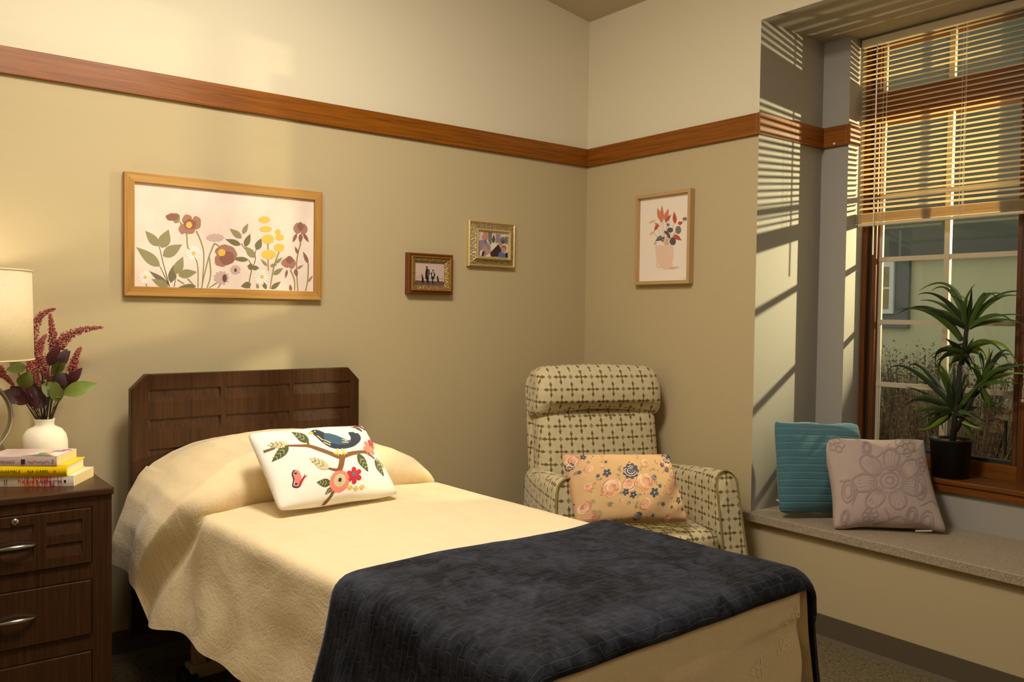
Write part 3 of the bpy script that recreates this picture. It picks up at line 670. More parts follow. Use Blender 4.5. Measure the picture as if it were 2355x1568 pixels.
def foot_pt(u, v):
    s = (u-.5)*2; a = abs(s); x = s*.486
    back = .05*max(0, (a-.88)/.12)**2
    d = v*.42; r = .035
    if d < r*PI/2: yy = 2.165+r*math.sin(d/r); z = ZB-.004-r*(1-math.cos(d/r))
    else: yy = 2.165+r+.03*(d-r*PI/2); z = ZB-.004-r-(d-r*PI/2)
    z -= .012*a**6
    if z < .60: yy += .014*math.sin(x*11+.8)*sstep(.62, .35, z)+noise.noise(Vector((x*4, z*4, 1)))*.022*sstep(.64, .56, z)
    if s > .72: z += .10*sstep(.72, 1, s)*sstep(.60, .36, z)
    return B3(x*(1-.04*sstep(.55, .30, z)), yy-back, z)
obj('foot_drop', grid(80, 44, foot_pt, lambda u, v: (u*.95, v*.42)), m_sp, bsp, True)
# relief sprigs on the foot drop
def fmap(x, y, l):
    p = Vector(foot_pt(x, y)); return (p.x, p.y-l*1.0, p.z)
rnd = random.Random(4)
for cx, cy, sc in ((.28, .55, 1), (.46, .62, .9), (.62, .5, 1), (.76, .46, 1.1), (.88, .40, .9), (.70, .72, .9), (.86, .66, .8), (.36, .75, .8), (.93, .22, .7), (.55, .8, .8)):
    ax = rnd.uniform(0, 2*PI); FI = []
    for k in range(3):
        a = ax+k*2.1; L = .034*sc; e = (cx+L*math.cos(a), cy+L*2*math.sin(a)); m1 = (cx+L*.5*math.cos(a+.7), cy+L*math.sin(a+.7)); m2 = (cx+L*.5*math.cos(a-.7), cy+L*math.sin(a-.7))
        FI.append((0, stroke([(cx, cy), m1, e], .006))); FI.append((0, stroke([(cx, cy), m2, e], .006)))
    FI.append((0, stroke([(cx, cy), (cx-.03*sc, cy+.05), (cx-.09*sc, cy+.04)], .004, .002)))
    decal('embossed_sprig', FI, fmap, [M('spread_relief', (246, 224, 178), .9)], bsp, lift=.001, dl=0)
# ---- throw blanket
def m_throw():
    m, n, b = nt('navy_plush'); v = coords(n, 'UV')
    br = N(n, 'ShaderNodeTexBrick'); br.inputs['Scale'].default_value = 1; br.inputs['Brick Width'].default_value = .046; br.inputs['Row Height'].default_value = .023; br.inputs['Mortar Size'].default_value = .0028; br.inputs['Mortar Smooth'].default_value = 1
    wv = N(n, 'ShaderNodeVectorMath', operation='ADD'); nz = N(n, 'ShaderNodeTexNoise'); nz.inputs['Scale'].default_value = 14; n.links.new(v, nz.inputs['Vector'])
    sc = N(n, 'ShaderNodeVectorMath', operation='SCALE'); sc.inputs['Scale'].default_value = .028; n.links.new(nz.outputs['Color'], sc.inputs[0]); n.links.new(v, wv.inputs[0]); n.links.new(sc.outputs[0], wv.inputs[1]); n.links.new(wv.outputs[0], br.inputs['Vector'])
    nap = noise_n(n, v, 15, 6, .72, 1.0); fine = noise_n(n, v, 320, 3, .7); big = noise_n(n, v, 3.2, 3, .6, .6)
    f = mth(n, 'ADD', mth(n, 'MULTIPLY', nap, .6), mth(n, 'MULTIPLY', big, .4))
    mr = N(n, 'ShaderNodeMapRange'); mr.inputs[1].default_value = .42; mr.inputs[2].default_value = .64; n.links.new(f, mr.inputs[0])
    c = mixc(n, mr.outputs[0], srgb(8, 9, 12), srgb(54, 56, 67)); c2 = mixc(n, mth(n, 'MULTIPLY', br.outputs['Fac'], .09), c, srgb(104, 106, 120))
    n.links.new(c2, b.inputs['Base Color']); b.inputs['Roughness'].default_value = .75; b.inputs['Specular IOR Level'].default_value = .15; b.inputs['Sheen Weight'].default_value = .32; b.inputs['Sheen Roughness'].default_value = .35; b.inputs['Sheen Tint'].default_value = srgb(130, 136, 160)
    h = mth(n, 'ADD', mth(n, 'MULTIPLY', br.outputs['Fac'], -1.0), mth(n, 'MULTIPLY', fine, .18)); bump(n, b, h, .26, .006); return m
TH = .014
TFL = [(0, ZB+TH), (-.15, ZB+TH), (-.30, ZB+TH), (-.43, ZB+TH-.001), (-.458, ZB+TH-.006), (-.476, ZB+TH-.018), (-.488, ZB+TH-.04), (-.500, .58), (-.520, .45), (-.545, .32), (-.565, .20)]
def throw_pt(off):
    def f(u, v):
        s = (u-.5)*2; a = abs(s); p = poly_at(TFL, a); x, z = p
        hang = sstep(.5, .9, a); by0 = 1.475+.095*u-.02*hang*(s < 0)+.012*math.sin(s*9); Ltot = 2.222-by0+.012*s
        d = v*Ltot; by = by0+d; r = .042; lim = 2.165
        if a < .56 or True:
            if by > lim:
                e = by-lim
                if e < r*PI/2: yy = lim+r*math.sin(e/r); dz = r*(1-math.cos(e/r))
                else: yy = lim+r; dz = r+(e-r*PI/2)
                k = 1-sstep(.47, .60, a); by = yy*k+(1-k)*min(by, lim+r-.004); z -= dz*k
        x -= hang*(.010*math.sin(by*24)+.006*math.sin(by*47+1)) if True else 0
        z += (noise.noise(Vector((x*5, by*5, 3)))*.006)*(1-hang)
        n_ = off
        if hang > .2: x += n_
        else: z -= n_
        if v > .9 and off: by -= off*.5
        return B3(x if s < 0 else -x, by, z)
    return f
thr = thing('throw_blanket', 'navy plush throw blanket laid across the foot of the bed', 'blanket', HC, BA)
th = obj('cloth', grid(130, 70, throw_pt(0), lambda u, v: (u*2.0, v*.8)), m_throw(), thr, True)
sd = th.modifiers.new('thick', 'SOLIDIFY'); sd.thickness = .010; sd.offset = -1
# ================================================================== PILLOWS
def axes(a, b, g):
    a, b, g = R(a), R(b), R(g)
    X = Vector((math.cos(a), math.sin(a), 0)); N0 = Vector((math.sin(a), -math.cos(a), 0)); Y = Vector((0, 0, 1))*math.cos(b)-N0*math.sin(b); Z = X.cross(Y)
    return X*math.cos(g)+Y*math.sin(g), -X*math.sin(g)+Y*math.cos(g), Z
def pillow(name, label, w, h, t, mat, rot, c, conc=.05, seed=0, wr=.004, p=.42):
    X, Y, Z = axes(*rot); e = thing(name, label, 'pillow'); e.matrix_world = Matrix(((X.x, Y.x, Z.x, c[0]), (X.y, Y.y, Z.y, c[1]), (X.z, Y.z, Z.z, c[2]), (0, 0, 0, 1)))
    def surf(u, v, side=1, l=0):
        u = max(-1, min(1, u)); v = max(-1, min(1, v))
        x = w/2*u*(1-conc*(1-v*v)*u*u); y = h/2*v*(1-conc*(1-u*u)*v*v)
        k = max(0, (1-u*u)*(1-v*v)); th_ = t/2*k**p
        n_ = (noise.noise(Vector((x*9+seed, y*9, side)))*wr+noise.noise(Vector((x*22+seed, y*22, side+5)))*wr*.4)*min(1, k*6)
        ed = wr*.6*math.sin((u*7+seed) if abs(v) > abs(u) else v*6+seed)*(1-min(1, k*8))
        cr = 1-.045*(u*u*v*v)**5; return Vector((x*cr, y*cr+ed*(abs(v) > .9), side*(th_+n_)+side*l))
    bm = grid(44, 34, lambda i, j: surf(i*2-1, j*2-1, 1), lambda i, j: (i*w, j*h)); grid(44, 34, lambda i, j: surf(1-i*2, j*2-1, -1), lambda i, j: (i*w, j*h), bm)
    bmesh.ops.remove_doubles(bm, verts=bm.verts, dist=.0004)
    bmesh.ops.recalc_face_normals(bm, faces=bm.faces)
    obj('cover', bm, mat, e, True); return e, surf
QD = [(-1, 1), (1, 1), (1, -1), (-1, -1)]
bp, bs = pillow('bird_pillow', 'white rectangular pillow embroidered with a dark bird on a branch', .463, .327, .105, m_white, (6.2, 47.2, -1.5), (-1.972, -.838, .829), .03, 1)
hb_ = homog([(112, 272), (1690, 152), (2195, 1112), (540, 1338)], QD)
def mb(x, y, l):
    u, v = hb_((x, y)); k = max(0, (1-u*u)*(1-v*v))**.42; return bs(u, v-.24*k, 1, l)
tc = [M('thread_%d' % i, c, .8, sheen=.3) for i, c in enumerate([(128, 80, 36), (74, 84, 30), (208, 194, 148), (36, 40, 58), (52, 86, 110), (238, 196, 40), (244, 132, 108), (192, 24, 44), (224, 182, 76), (96, 106, 120)])]
BR, DG, LG, NV, BL, YL, CO, RE, GO, GY = range(10)
def emb(nm, items, st=45): return decal(nm, items, mb, tc, bp, lift=.0012, step=st, dl=.00009)
for p, a, b in [([(280, 520), (340, 500), (410, 480)], 34, 22), ([(560, 450), (700, 452), (830, 455), (950, 490), (1150, 565), (1275, 600)], 18, 62), ([(830, 398), (832, 455)], 28, 36), ([(1280, 570), (1262, 660), (1250, 720), (1225, 775)], 78, 70), ([(1270, 590), (1360, 562), (1480, 535), (1600, 528), (1700, 570), (1762, 612)], 64, 16), ([(1230, 765), (1160, 760), (1085, 742)], 40, 22), ([(1190, 1035), (1165, 1120), (1105, 1212)], 44, 38)]: emb('branch_embroidery', [(BR, stroke(p, a, b))])
def eleaf(a, b, w, c, c2):
    it = [(c, leafp(a, b, w)), (c2, stroke([a, b], 9, 5))]; A, B = Vector(a), Vector(b); d = B-A; n_ = Vector((-d.y, d.x)).normalized()
    for k in (.3, .5, .7):
        for s in (-1, 1): q = A+d*k; it.append((c2, stroke([tuple(q), tuple(q+d*.14+n_*s*w*.3)], 7, 5)))
    return it
for a, b, w, c in [((848, 400), (648, 272), 125, DG), ((578, 450), (368, 658), 125, DG), ((1135, 935), (942, 925), 120, DG), ((1490, 548), (1648, 788), 125, DG), ((1765, 620), (1898, 855), 110, DG), ((578, 438), (322, 440), 105, LG), ((1095, 748), (835, 612), 130, LG), ((1785, 600), (1940, 738), 85, LG), ((1160, 985), (1085, 1085), 70, DG)]:
    emb('leaf_embroidery', eleaf(a, b, w, c, LG if c == DG else DG), 40)
emb('bird_embroidery', [(NV, sm([(890, 275), (920, 252), (980, 246), (1040, 272), (1085, 296), (1200, 312), (1320, 362), (1400, 378), (1420, 330), (1400, 275), (1440, 266), (1475, 262), (1505, 276), (1542, 274), (1574, 312), (1570, 360), (1520, 410), (1440, 458), (1330, 487), (1220, 492), (1110, 467), (1020, 412), (955, 340), (915, 300)])),
                        (BL, sm([(1045, 330), (1080, 292), (1160, 300), (1250, 335), (1350, 370), (1415, 380), (1370, 425), (1250, 440), (1150, 420), (1070, 378)])), (YL, [(850, 298), (880, 266), (916, 280), (918, 300)]), (LG, ell(945, 268, 12, 8)),
                        (LG, stroke([(962, 322), (1025, 382)], 14)), (LG, stroke([(1035, 375), (1128, 417)], 14)), (LG, stroke([(1028, 408), (1122, 447)], 14)), (LG, stroke([(1285, 375), (1372, 382)], 11)), (LG, stroke([(1280, 410), (1372, 406)], 11)), (LG, stroke([(1320, 380), (1345, 408)], 9)),
                        (YL, stroke([(1212, 490), (1205, 545), (1150, 552)], 17)), (YL, stroke([(1205, 545), (1218, 584)], 14)), (YL, stroke([(1200, 545), (1180, 575)], 12)), (YL, stroke([(1270, 490), (1290, 545), (1338, 556)], 17)), (YL, stroke([(1290, 545), (1260, 574)], 14)), (YL, stroke([(1292, 545), (1300, 578)], 12))], 40)
emb('flower_embroidery', [(CO, ell(1250, 910, 136, 144, 72, .035, 18)), (LG, ell(1252, 898, 82, 86)), (NV, ell(1252, 893, 24, 28))])
emb('flower_embroidery', [(RE, petals(1445, 832, 114, 6, .5, .4)), (GY, flower(1438, 818, 36, 5, .6))])
emb('flower_embroidery', [(CO, petals(1695, 470, 110, 6, .42, .9)), (LG, stroke([(1660, 460), (1735, 485)], 8)), (LG, stroke([(1690, 430), (1705, 505)], 8))])
emb('flower_embroidery', [(RE, petals(1742, 405, 64, 5, .5)), (GY, ell(1748, 405, 14, 14))])
for x, y in ((1408, 990), (1495, 1002), (1580, 985)): emb('star_embroidery', [(GO, flower(x, y, 42, 6, .45)), (YL, ell(x, y, 14, 14))])
emb('butterfly_embroidery', [(CO, sm([(640, 772), (700, 782), (735, 845), (742, 930), (715, 985), (655, 990), (662, 920), (632, 850)])), (NV, stroke([(645, 770), (620, 820), (645, 900), (642, 975), (700, 992), (735, 968)], 17)), (NV, ell(662, 815, 20, 12)), (NV, ell(680, 950, 18, 14)), (RE, stroke([(785, 842), (748, 905), (728, 962)], 22, 34)), (RE, stroke([(782, 845), (775, 820)], 8)), (RE, stroke([(785, 848), (812, 840)], 8))], 30)
emb('butterfly_embroidery', [(CO, [(1455, 195), (1530, 172), (1630, 172), (1650, 200), (1560, 215)]), (RE, stroke([(1510, 190), (1640, 195)], 26)), (NV, stroke([(1505, 195), (1600, 180), (1685, 225)], 16)), (NV, stroke([(1540, 205), (1600, 230), (1620, 248)], 18))], 30)
# ---- floral pillow on the armchair
fm = M('gold_linen', (208, 168, 120), .9, bmp=(700, .3), var=(5, .06))
fp, fs = pillow('floral_pillow', 'golden lumbar pillow printed with roses, resting in the armchair', .53, .325, .13, fm, (-16, 36, -3.0), (-.678, -1.000, .628), .05, 2)
hf = homog([(140, 112), (1855, 52), (2112, 1112), (560, 1050)], QD)
def mf(x, y, l):
    u, v = hf((x, y)); k = max(0, (1-u*u)*(1-v*v))**.42; return fs(u, v-.17*k, 1, l)
fc = [M('floral_%d' % i, c, .85) for i, c in enumerate([(218, 164, 128), (188, 112, 88), (236, 208, 178), (70, 76, 92), (104, 108, 118), (160, 150, 112), (136, 130, 98)])]
FL = []; FG = []
def flush(nm):
    global FL
    FG.append((nm, FL)); FL = []
rnd = random.Random(8)
def rose(x, y, r):
    r *= 1.18
    FL.append((0, flower(x, y, r, 7, .8, rnd.random()*6)))
    for k in range(5):
        q = r*(.85-.16*k); a0 = rnd.random()*6
        for s in range(2 if k < 4 else 1):
            a1 = a0+s*PI+rnd.uniform(-.3, .3); FL.append(((1, 2)[(k+s) % 2], stroke([(x+q*math.cos(a1+d), y+q*math.sin(a1+d)) for d in (0, .5, 1.0, 1.5, 2.0)], r*.12, r*.05)))
    flush('printed_rose')
def peony(x, y, r, sq=.8):
    FL.append((3, flower(x, y, r, 9, .82)))
    for q in (.75, .45):
        pts = [(x+r*q*math.cos(a)*(1+.12*math.cos(a*11)), y+r*q*sq*math.sin(a)*(1+.12*math.cos(a*11))) for a in [PI*(.0+2*i/26) for i in range(22)]]; FL.append((2, stroke(pts, r*.07)))
    FL.append((4, ell(x, y, r*.3, r*.22))); flush('printed_peony')
def leafs(x, y, r, a): FL.append((5 if rnd.random() > .4 else 6, leafp((x, y), (x+r*math.cos(a), y+r*math.sin(a)), r*.5))); flush('printed_leaf')
for x, y, r in ((630, 740, 70), (830, 800, 80), (800, 940, 90), (1090, 780, 60), (1430, 340, 60), (500, 220, 50), (1560, 810, 60), (930, 420, 60), (900, 330, 70), (1230, 320, 60), (660, 500, 55), (960, 650, 60), (1500, 560, 50), (1210, 830, 60), (720, 890, 60), (1860, 300, 50), (1220, 700, 55), (1650, 370, 50), (1030, 1000, 40), (350, 380, 60), (1500, 220, 40)):
    for k in range(2): leafs(x, y, r, rnd.uniform(0, 6.28))
for x, y, r in ((835, 600, 118), (1305, 525, 115), (1075, 560, 88), (290, 215, 88), (1720, 225, 95), (1340, 830, 72), (1740, 655, 52), (1860, 550, 60), (500, 335, 55), (545, 580, 52), (1315, 245, 62), (690, 1010, 95), (570, 840, 72), (1185, 125, 42), (695, 150, 40), (1730, 1020, 46), (915, 1040, 46), (1120, 990, 30), (1830, 400, 60), (1580, 720, 32), (680, 305, 28), (1000, 765, 24), (1870, 905, 36)): rose(x, y, r)
for x, y, r in ((1090, 370, 125), (1755, 140, 110), (1280, 980, 58), (1455, 470, 46), (265, 310, 60)): peony(x, y, r)
for x, y, r in ((750, 400, 58), (635, 440, 26), (1465, 680, 68), (1040, 660, 46), (1150, 700, 48), (1560, 590, 30), (1910, 800, 50), (1620, 840, 30), (1625, 270, 42), (1715, 345, 48), (415, 160, 42), (720, 235, 22), (1970, 925, 26), (1490, 985, 22), (1770, 885, 22), (390, 390, 28)): FL.append((3, petals(x, y, r*1.05, 5, .35, rnd.random()*6))); FL.append((2, ell(x, y, r*.15, r*.15, 8))); flush('printed_blossom')
for k in range(46):
    x, y = rnd.uniform(420, 1950), rnd.uniform(120, 1060); FL.append((rnd.choice((3, 1, 1)), ell(x, y, rnd.uniform(6, 13), rnd.uniform(6, 13), 7)))
for q_, (nm, it) in enumerate(FG): decal(nm, it, mf, fc, fp, lift=.0006+.000004*q_, step=50, dl=.00001)
decal('printed_berries', FL, mf, fc, fp, lift=.0006, step=60, dl=0)['kind'] = 'stuff'
# ---- teal and mauve pillows on the window seat
def m_teal():
    m, n, b = nt('teal_weave'); v = coords(n, 'UV'); wv = N(n, 'ShaderNodeTexWave', bands_direction='Y'); wv.inputs['Scale'].default_value = 9.5; wv.inputs['Distortion'].default_value = .6; n.links.new(v, wv.inputs['Vector'])
    p = mth(n, 'POWER', wv.outputs['Fac'], 9.0); nz = noise_n(n, coords(n, 'UV', (60, 420, 1)), 1, 3, .7)
    c = mixc(n, nz, srgb(50, 92, 103), srgb(78, 122, 133)); n.links.new(mixc(n, mth(n, 'MULTIPLY', p, .14), c, srgb(140, 180, 178)), b.inputs['Base Color'])
    b.inputs['Roughness'].default_value = .95; b.inputs['Sheen Weight'].default_value = .2; bump(n, b, mth(n, 'ADD', p, mth(n, 'MULTIPLY', nz, .5)), .5, .005); return m
tp, ts = pillow('teal_pillow', 'square teal woven pillow leaning in the window bay corner', .425, .415, .15, m_teal(), (-27, 14, -2.5), (.196, -1.362, .684), .03, 3, .006)
obj('seam_tag', prism([(-.208, -.155), (-.222, -.150), (-.221, -.143), (-.206, -.147)], lambda p: (p[0], p[1], .001), lambda p: (p[0], p[1], .003)), M('label_tape', (196, 186, 170), .9), tp)
mv = M('mauve_linen', (178, 158, 148), .95, bmp=(420, .35), var=(9, .06))
vp, vs = pillow('mauve_pillow', 'square mauve pillow with an embossed flower, in front of the teal one', .462, .46, .16, mv, (-47, 40, 1.5), (.262, -1.612, .650), .10, 4, .006)
hv = homog([(565, 275), (1390, 262), (1605, 968), (690, 942)], QD)
def mvp(x, y, l):
    u, v = hv((x, y)); k = max(0, (1-u*u)*(1-v*v))**.42; return vs(u, v-.20*k, 1, l)
EV = []
def ring(pts, w=15): EV.append((0, stroke(pts+[pts[0]], w)))
for k in range(7):
    a = 2*PI*k/7+.3; cx, cy = 1070+185*math.cos(a)*1.05, 575+150*math.sin(a)
    ring([(cx+95*math.cos(a)*math.cos(t)-62*math.sin(a)*math.sin(t), cy+80*math.sin(a)*math.cos(t)+62*math.cos(a)*math.sin(t)) for t in [2*PI*i/10 for i in range(10)]])
    for s in (-.5, -.25, 0, .25, .5): EV.append((1, stroke([(1070+110*math.cos(a+s*.6), 575+95*math.sin(a+s*.6)), (1070+235*math.cos(a+s*.55), 575+190*math.sin(a+s*.55))], 12, 7)))
for r in (100, 62, 28): ring([(1070+r*math.cos(t)*1.1, 575+r*.85*math.sin(t)) for t in [2*PI*i/12 for i in range(12)]])
for cx, cy, r, k in ((950, 835, 62, 6), (1270, 840, 70, 1), (1330, 620, 90, 1), (1400, 890, 95, 1), (760, 660, 80, 1), (1200, 330, 85, 5), (680, 330, 60, 5), (760, 850, 50, 1), (900, 350, 50, 1), (1340, 460, 60, 5)):
    if k > 1:
        for q in range(k):
            a = 2*PI*q/k; ring([(cx+r*.6*math.cos(a)+r*.4*math.cos(t), cy+r*.6*math.sin(a)+r*.35*math.sin(t)) for t in [2*PI*i/8 for i in range(8)]], 8)
    else:
        ring([(cx+r*.6*math.cos(t), cy+r*math.sin(t)) for t in [2*PI*i/10 for i in range(10)]]); ring([(cx+r*.35*math.cos(t), cy+r*.62*math.sin(t)) for t in [2*PI*i/10 for i in range(10)]], 8)
for pts in ([(1100, 880), (1180, 850), (1260, 900), (1420, 930)], [(860, 380), (960, 420), (1060, 360), (1160, 390), (1300, 360)], [(690, 590), (780, 585), (830, 650), (800, 760)], [(1050, 780), (1100, 880), (1000, 920)], [(1500, 760), (1440, 720), (1330, 760)]): EV.append((0, stroke(pts, 12, 8)))
decal('embossed_flower', EV, mvp, [M('mauve_emboss', (158, 138, 134), .95), M('mauve_emboss_fill', (166, 147, 140), .95)], vp, lift=.0016, dl=0)
obj('sewn_label', prism([(.10, -.222), (.165, -.220), (.165, -.226), (.10, -.228)], lambda p: (p[0], p[1], .001), lambda p: (p[0], p[1], .003)), M('label_tape', (196, 186, 170), .9), vp)
# ================================================================== ARMCHAIR
def m_chair():
    m, n, b = nt('cross_circle_upholstery'); t = N(n, 'ShaderNodeTexCoord'); sx = N(n, 'ShaderNodeSeparateXYZ'); n.links.new(t.outputs['UV'], sx.inputs[0])
    X = mth(n, 'MULTIPLY', sx.outputs[0], 1/.107); Y = mth(n, 'MULTIPLY', sx.outputs[1], 1/.118)
    p = mth(n, 'ADD', X, Y); q = mth(n, 'SUBTRACT', X, Y)
    pf = mth(n, 'SUBTRACT', p, mth(n, 'ROUND', p)); qf = mth(n, 'SUBTRACT', q, mth(n, 'ROUND', q))
    lx = mth(n, 'ABSOLUTE', mth(n, 'MULTIPLY', mth(n, 'ADD', pf, qf), .5)); ly = mth(n, 'ABSOLUTE', mth(n, 'MULTIPLY', mth(n, 'SUBTRACT', pf, qf), .5))
    def dia(a, b_):
        d = mth(n, 'ADD', mth(n, 'DIVIDE', mth(n, 'ABSOLUTE', mth(n, 'SUBTRACT', a, .20)), .13), mth(n, 'DIVIDE', b_, .066)); th = mth(n, 'LESS_THAN', d, 1.0)
        ln = mth(n, 'MULTIPLY', mth(n, 'LESS_THAN', b_, .018), mth(n, 'LESS_THAN', a, .19)); return mth(n, 'MAXIMUM', th, ln)
    cross = mth(n, 'MAXIMUM', dia(lx, ly), dia(ly, lx))
    ap, aq = mth(n, 'ABSOLUTE', pf), mth(n, 'ABSOLUTE', qf)
    d1 = mth(n, 'SQRT', mth(n, 'ADD', mth(n, 'POWER', mth(n, 'SUBTRACT', ap, .5), 2), mth(n, 'POWER', qf, 2))); d2 = mth(n, 'SQRT', mth(n, 'ADD', mth(n, 'POWER', mth(n, 'SUBTRACT', aq, .5), 2), mth(n, 'POWER', pf, 2)))
    dm = mth(n, 'MINIMUM', d1, d2); disc = mth(n, 'LESS_THAN', dm, .405)
    dr = mth(n, 'ABSOLUTE', mth(n, 'SUBTRACT', mth(n, 'SQRT', mth(n, 'ADD', mth(n, 'POWER', mth(n, 'SUBTRACT', ap, .5), 2), mth(n, 'POWER', mth(n, 'SUBTRACT', aq, .5), 2))), .46)); line = mth(n, 'LESS_THAN', dr, .018)
    c = mixc(n, disc, srgb(140, 126, 88), srgb(204, 189, 150)); c = mixc(n, mth(n, 'MULTIPLY', line, .22), c, srgb(138, 122, 82)); c = mixc(n, cross, c, srgb(112, 93, 52))
    n.links.new(c, b.inputs['Base Color']); b.inputs['Roughness'].default_value = .85; b.inputs['Specular IOR Level'].default_value = .2; b.inputs['Sheen Weight'].default_value = .15
    bump(n, b, noise_n(n, coords(n, 'UV'), 900, 2), .25, .002); return m
m_uph = m_chair(); m_pip = M('olive_piping', (142, 126, 80), .8)
CA = R(-20); CO_ = (-.562, -1.030, 0)
ch = thing('armchair', 'patterned high-back recliner armchair beside the bed', 'armchair', CO_, CA)
def arm(sg):
    n, k = 16, 9
    def sec(t):
        zt = .682-.045*t-.02*t*t; hw_ = .052; pts = []
        pts += [(-.068, .07), (-.064, .22), (-.058, .40), (-hw_, zt-.055)]
        for i in range(1, k): a = PI-PI*i/k; pts.append((hw_*math.cos(a), zt-.055+.055*math.sin(a)))
        pts += [(hw_, zt-.055), (.055, .40), (.058, .22), (.06, .07)]; return pts
    bm = bmesh.new(); rings = []
    for i in range(n+1):
        t = i/n; ly = t*.61; ring_ = []
        for dx, z in sec(t):
            lean = (.68-z)*.06*(1-t)
            ring_.append(bm.verts.new((sg*(.370-.065*t**2+lean-dx*1), ly-(.68-z)*.16*(1-t)+(.02*(1-t)**6 if False else 0), z)))
        rings.append(ring_)
    for a, b_ in zip(rings, rings[1:]):
        for j in range(len(a)-1): bm.faces.new((a[j], a[j+1], b_[j+1], b_[j]))
    front = [v.co.copy() for v in rings[0]]
    bm.faces.new(rings[0]); bm.faces.new(rings[-1][::-1]); bmesh.ops.recalc_face_normals(bm, faces=bm.faces)
    o = obj('arm', box_uv(bm), m_uph, ch); me = o.data
    for p in me.polygons: p.use_smooth = len(p.vertices) == 4
    obj('piping', tube([p+Vector((0, -.003, 0)) for p in front], .0052, 6), m_pip, o, True)
arm(-1); arm(1)
def soft(nm, x0, y0, z0_, x1, y1, z1, r, warp, n=14):
    bm = rbox(x0, y0, z0_, x1, y1, z1, r, n)
    for v in bm.verts: v.co = Vector(warp(v.co))
    bmesh.ops.recalc_face_normals(bm, faces=bm.faces); return obj(nm, box_uv(bm), m_uph, ch, True)
def wseat(p):
    k = (1-(p.x/.33)**2); return (p.x, p.y-(.02*k if p.y < .05 else 0), p.z+(.022*k*(1-((p.y-.22)/.34)**2) if p.z > .34 else 0)+.02*(p.y+.05))
soft('seat_cushion', -.312, -.085, .27, .312, .50, .432, .045, wseat)
obj('base', box(-.31, -.04, .06, .31, .60, .28), m_uph, ch, bevel=.01); box_uv
LB = R(9.5)
def lean(p, y0=.47, z0_=.42):
    y, z = p[1]-y0, p[2]-z0_; return (p[0], y0+y*math.cos(LB)+z*math.sin(LB), z0_-y*math.sin(LB)+z*math.cos(LB))
def wback(p):
    k = 1-(p.x/.32)**2; y = p.y-(.03*k*(1-((p.z-.64)/.26)**2) if p.y < .52 else 0); return lean((p.x*(1-.04*max(0, (p.z-.6))), y, p.z))
soft('back_cushion', -.316, .455, .36, .316, .60, .905, .05, wback)
def whead(p):
    tz = (p.z-.86)/.26; k = 1-(p.x/.33)**2
    y = p.y-(.045*math.sin(PI*max(0, min(1, tz)))+.01 if p.y < .56 else 0); z = p.z+(.044*k if p.z < .93 else 0)+(.012*k if p.z > 1.05 else 0)
    return lean((p.x*(1-.05*max(0, tz)**2), y, z))
soft('head_cushion', -.330, .455, .862, .330, .62, 1.120, .052, whead)
soft('back_shell', -.322, .57, .20, .322, .66, 1.09, .045, lambda p: lean((p.x, p.y, p.z)))
for sx in (-1, 1):
    for yy in (.02, .55): obj('foot', lathe([(.018, 0), (.024, .065)], 14, None, sx*.27, yy), m_dark, ch)
# ================================================================== NIGHTSTAND
nsx = -2.861; NF = -.548
ns = thing('nightstand', 'dark walnut three-drawer nightstand beside the bed', 'nightstand', (nsx, NF, 0))
HWN = .276
obj('carcass', box(-HWN, .004, .02, HWN, .50, .752), m_walnut, ns, bevel=.003)
obj('top', box(-HWN-.006, -.012, .752, HWN+.006, .508, .776), m_walnut_x, ns, bevel=.005)
for sx in (-1, 1): obj('stile', box(sx*HWN, -.002, .0, sx*.218, .004, .752), m_walnut, ns)
for a, b_ in ((.720, .752), (.486, .537), (.254, .305), (0, .07)): obj('rail', box(-.218, -.002, a, .218, .004, b_), m_walnut, ns)
def handle(parent, z):
    pts = [(-.056+.112*i/16, -.008-.024*math.sin(PI*i/16)**.6, z+.004*math.sin(PI*i/16)) for i in range(17)]
    obj('handle', tube(pts, lambda t: .0035+.0035*math.sin(PI*t), 8), m_chrome, parent, True)
for k, (za, zb) in enumerate(((.540, .717), (.308, .483), (.073, .251))):
    dr = obj('drawer', box(-.214, -.010, za, .214, .010, zb), m_walnut, ns)
    if k == 0:
        ct = bmesh.new()
        for cx in (-.136, 0, .136):
            for zt in (.683, .613):
                prism([(-.011, zt+.0004), (-.003, zt), (-.003, zt-.004), (-.011, zt-.047)], lambda p: (cx-.050, p[0], p[1]), lambda p: (cx+.050, p[0], p[1]), ct)
        boolean_cut(dr, obj('cut', ct, m_walnut, ns))
        lk = obj('lock', lathe([(.0105, 0), (.0105, .004), (.008, .006)], 20), m_chrome, dr, True); lk.rotation_euler = (PI/2, 0, 0); lk.location = (0, -.010, .701)
        obj('keyhole', box(-.0012, -.0168, .698, .0012, -.0155, .704), m_dark, dr)
    b = dr.modifiers.new('bevel', 'BEVEL'); b.width = .0022; b.segments = 2; b.limit_method = 'ANGLE'; b.angle_limit = R(40)
    handle(dr, (.622, .395, .165)[k])
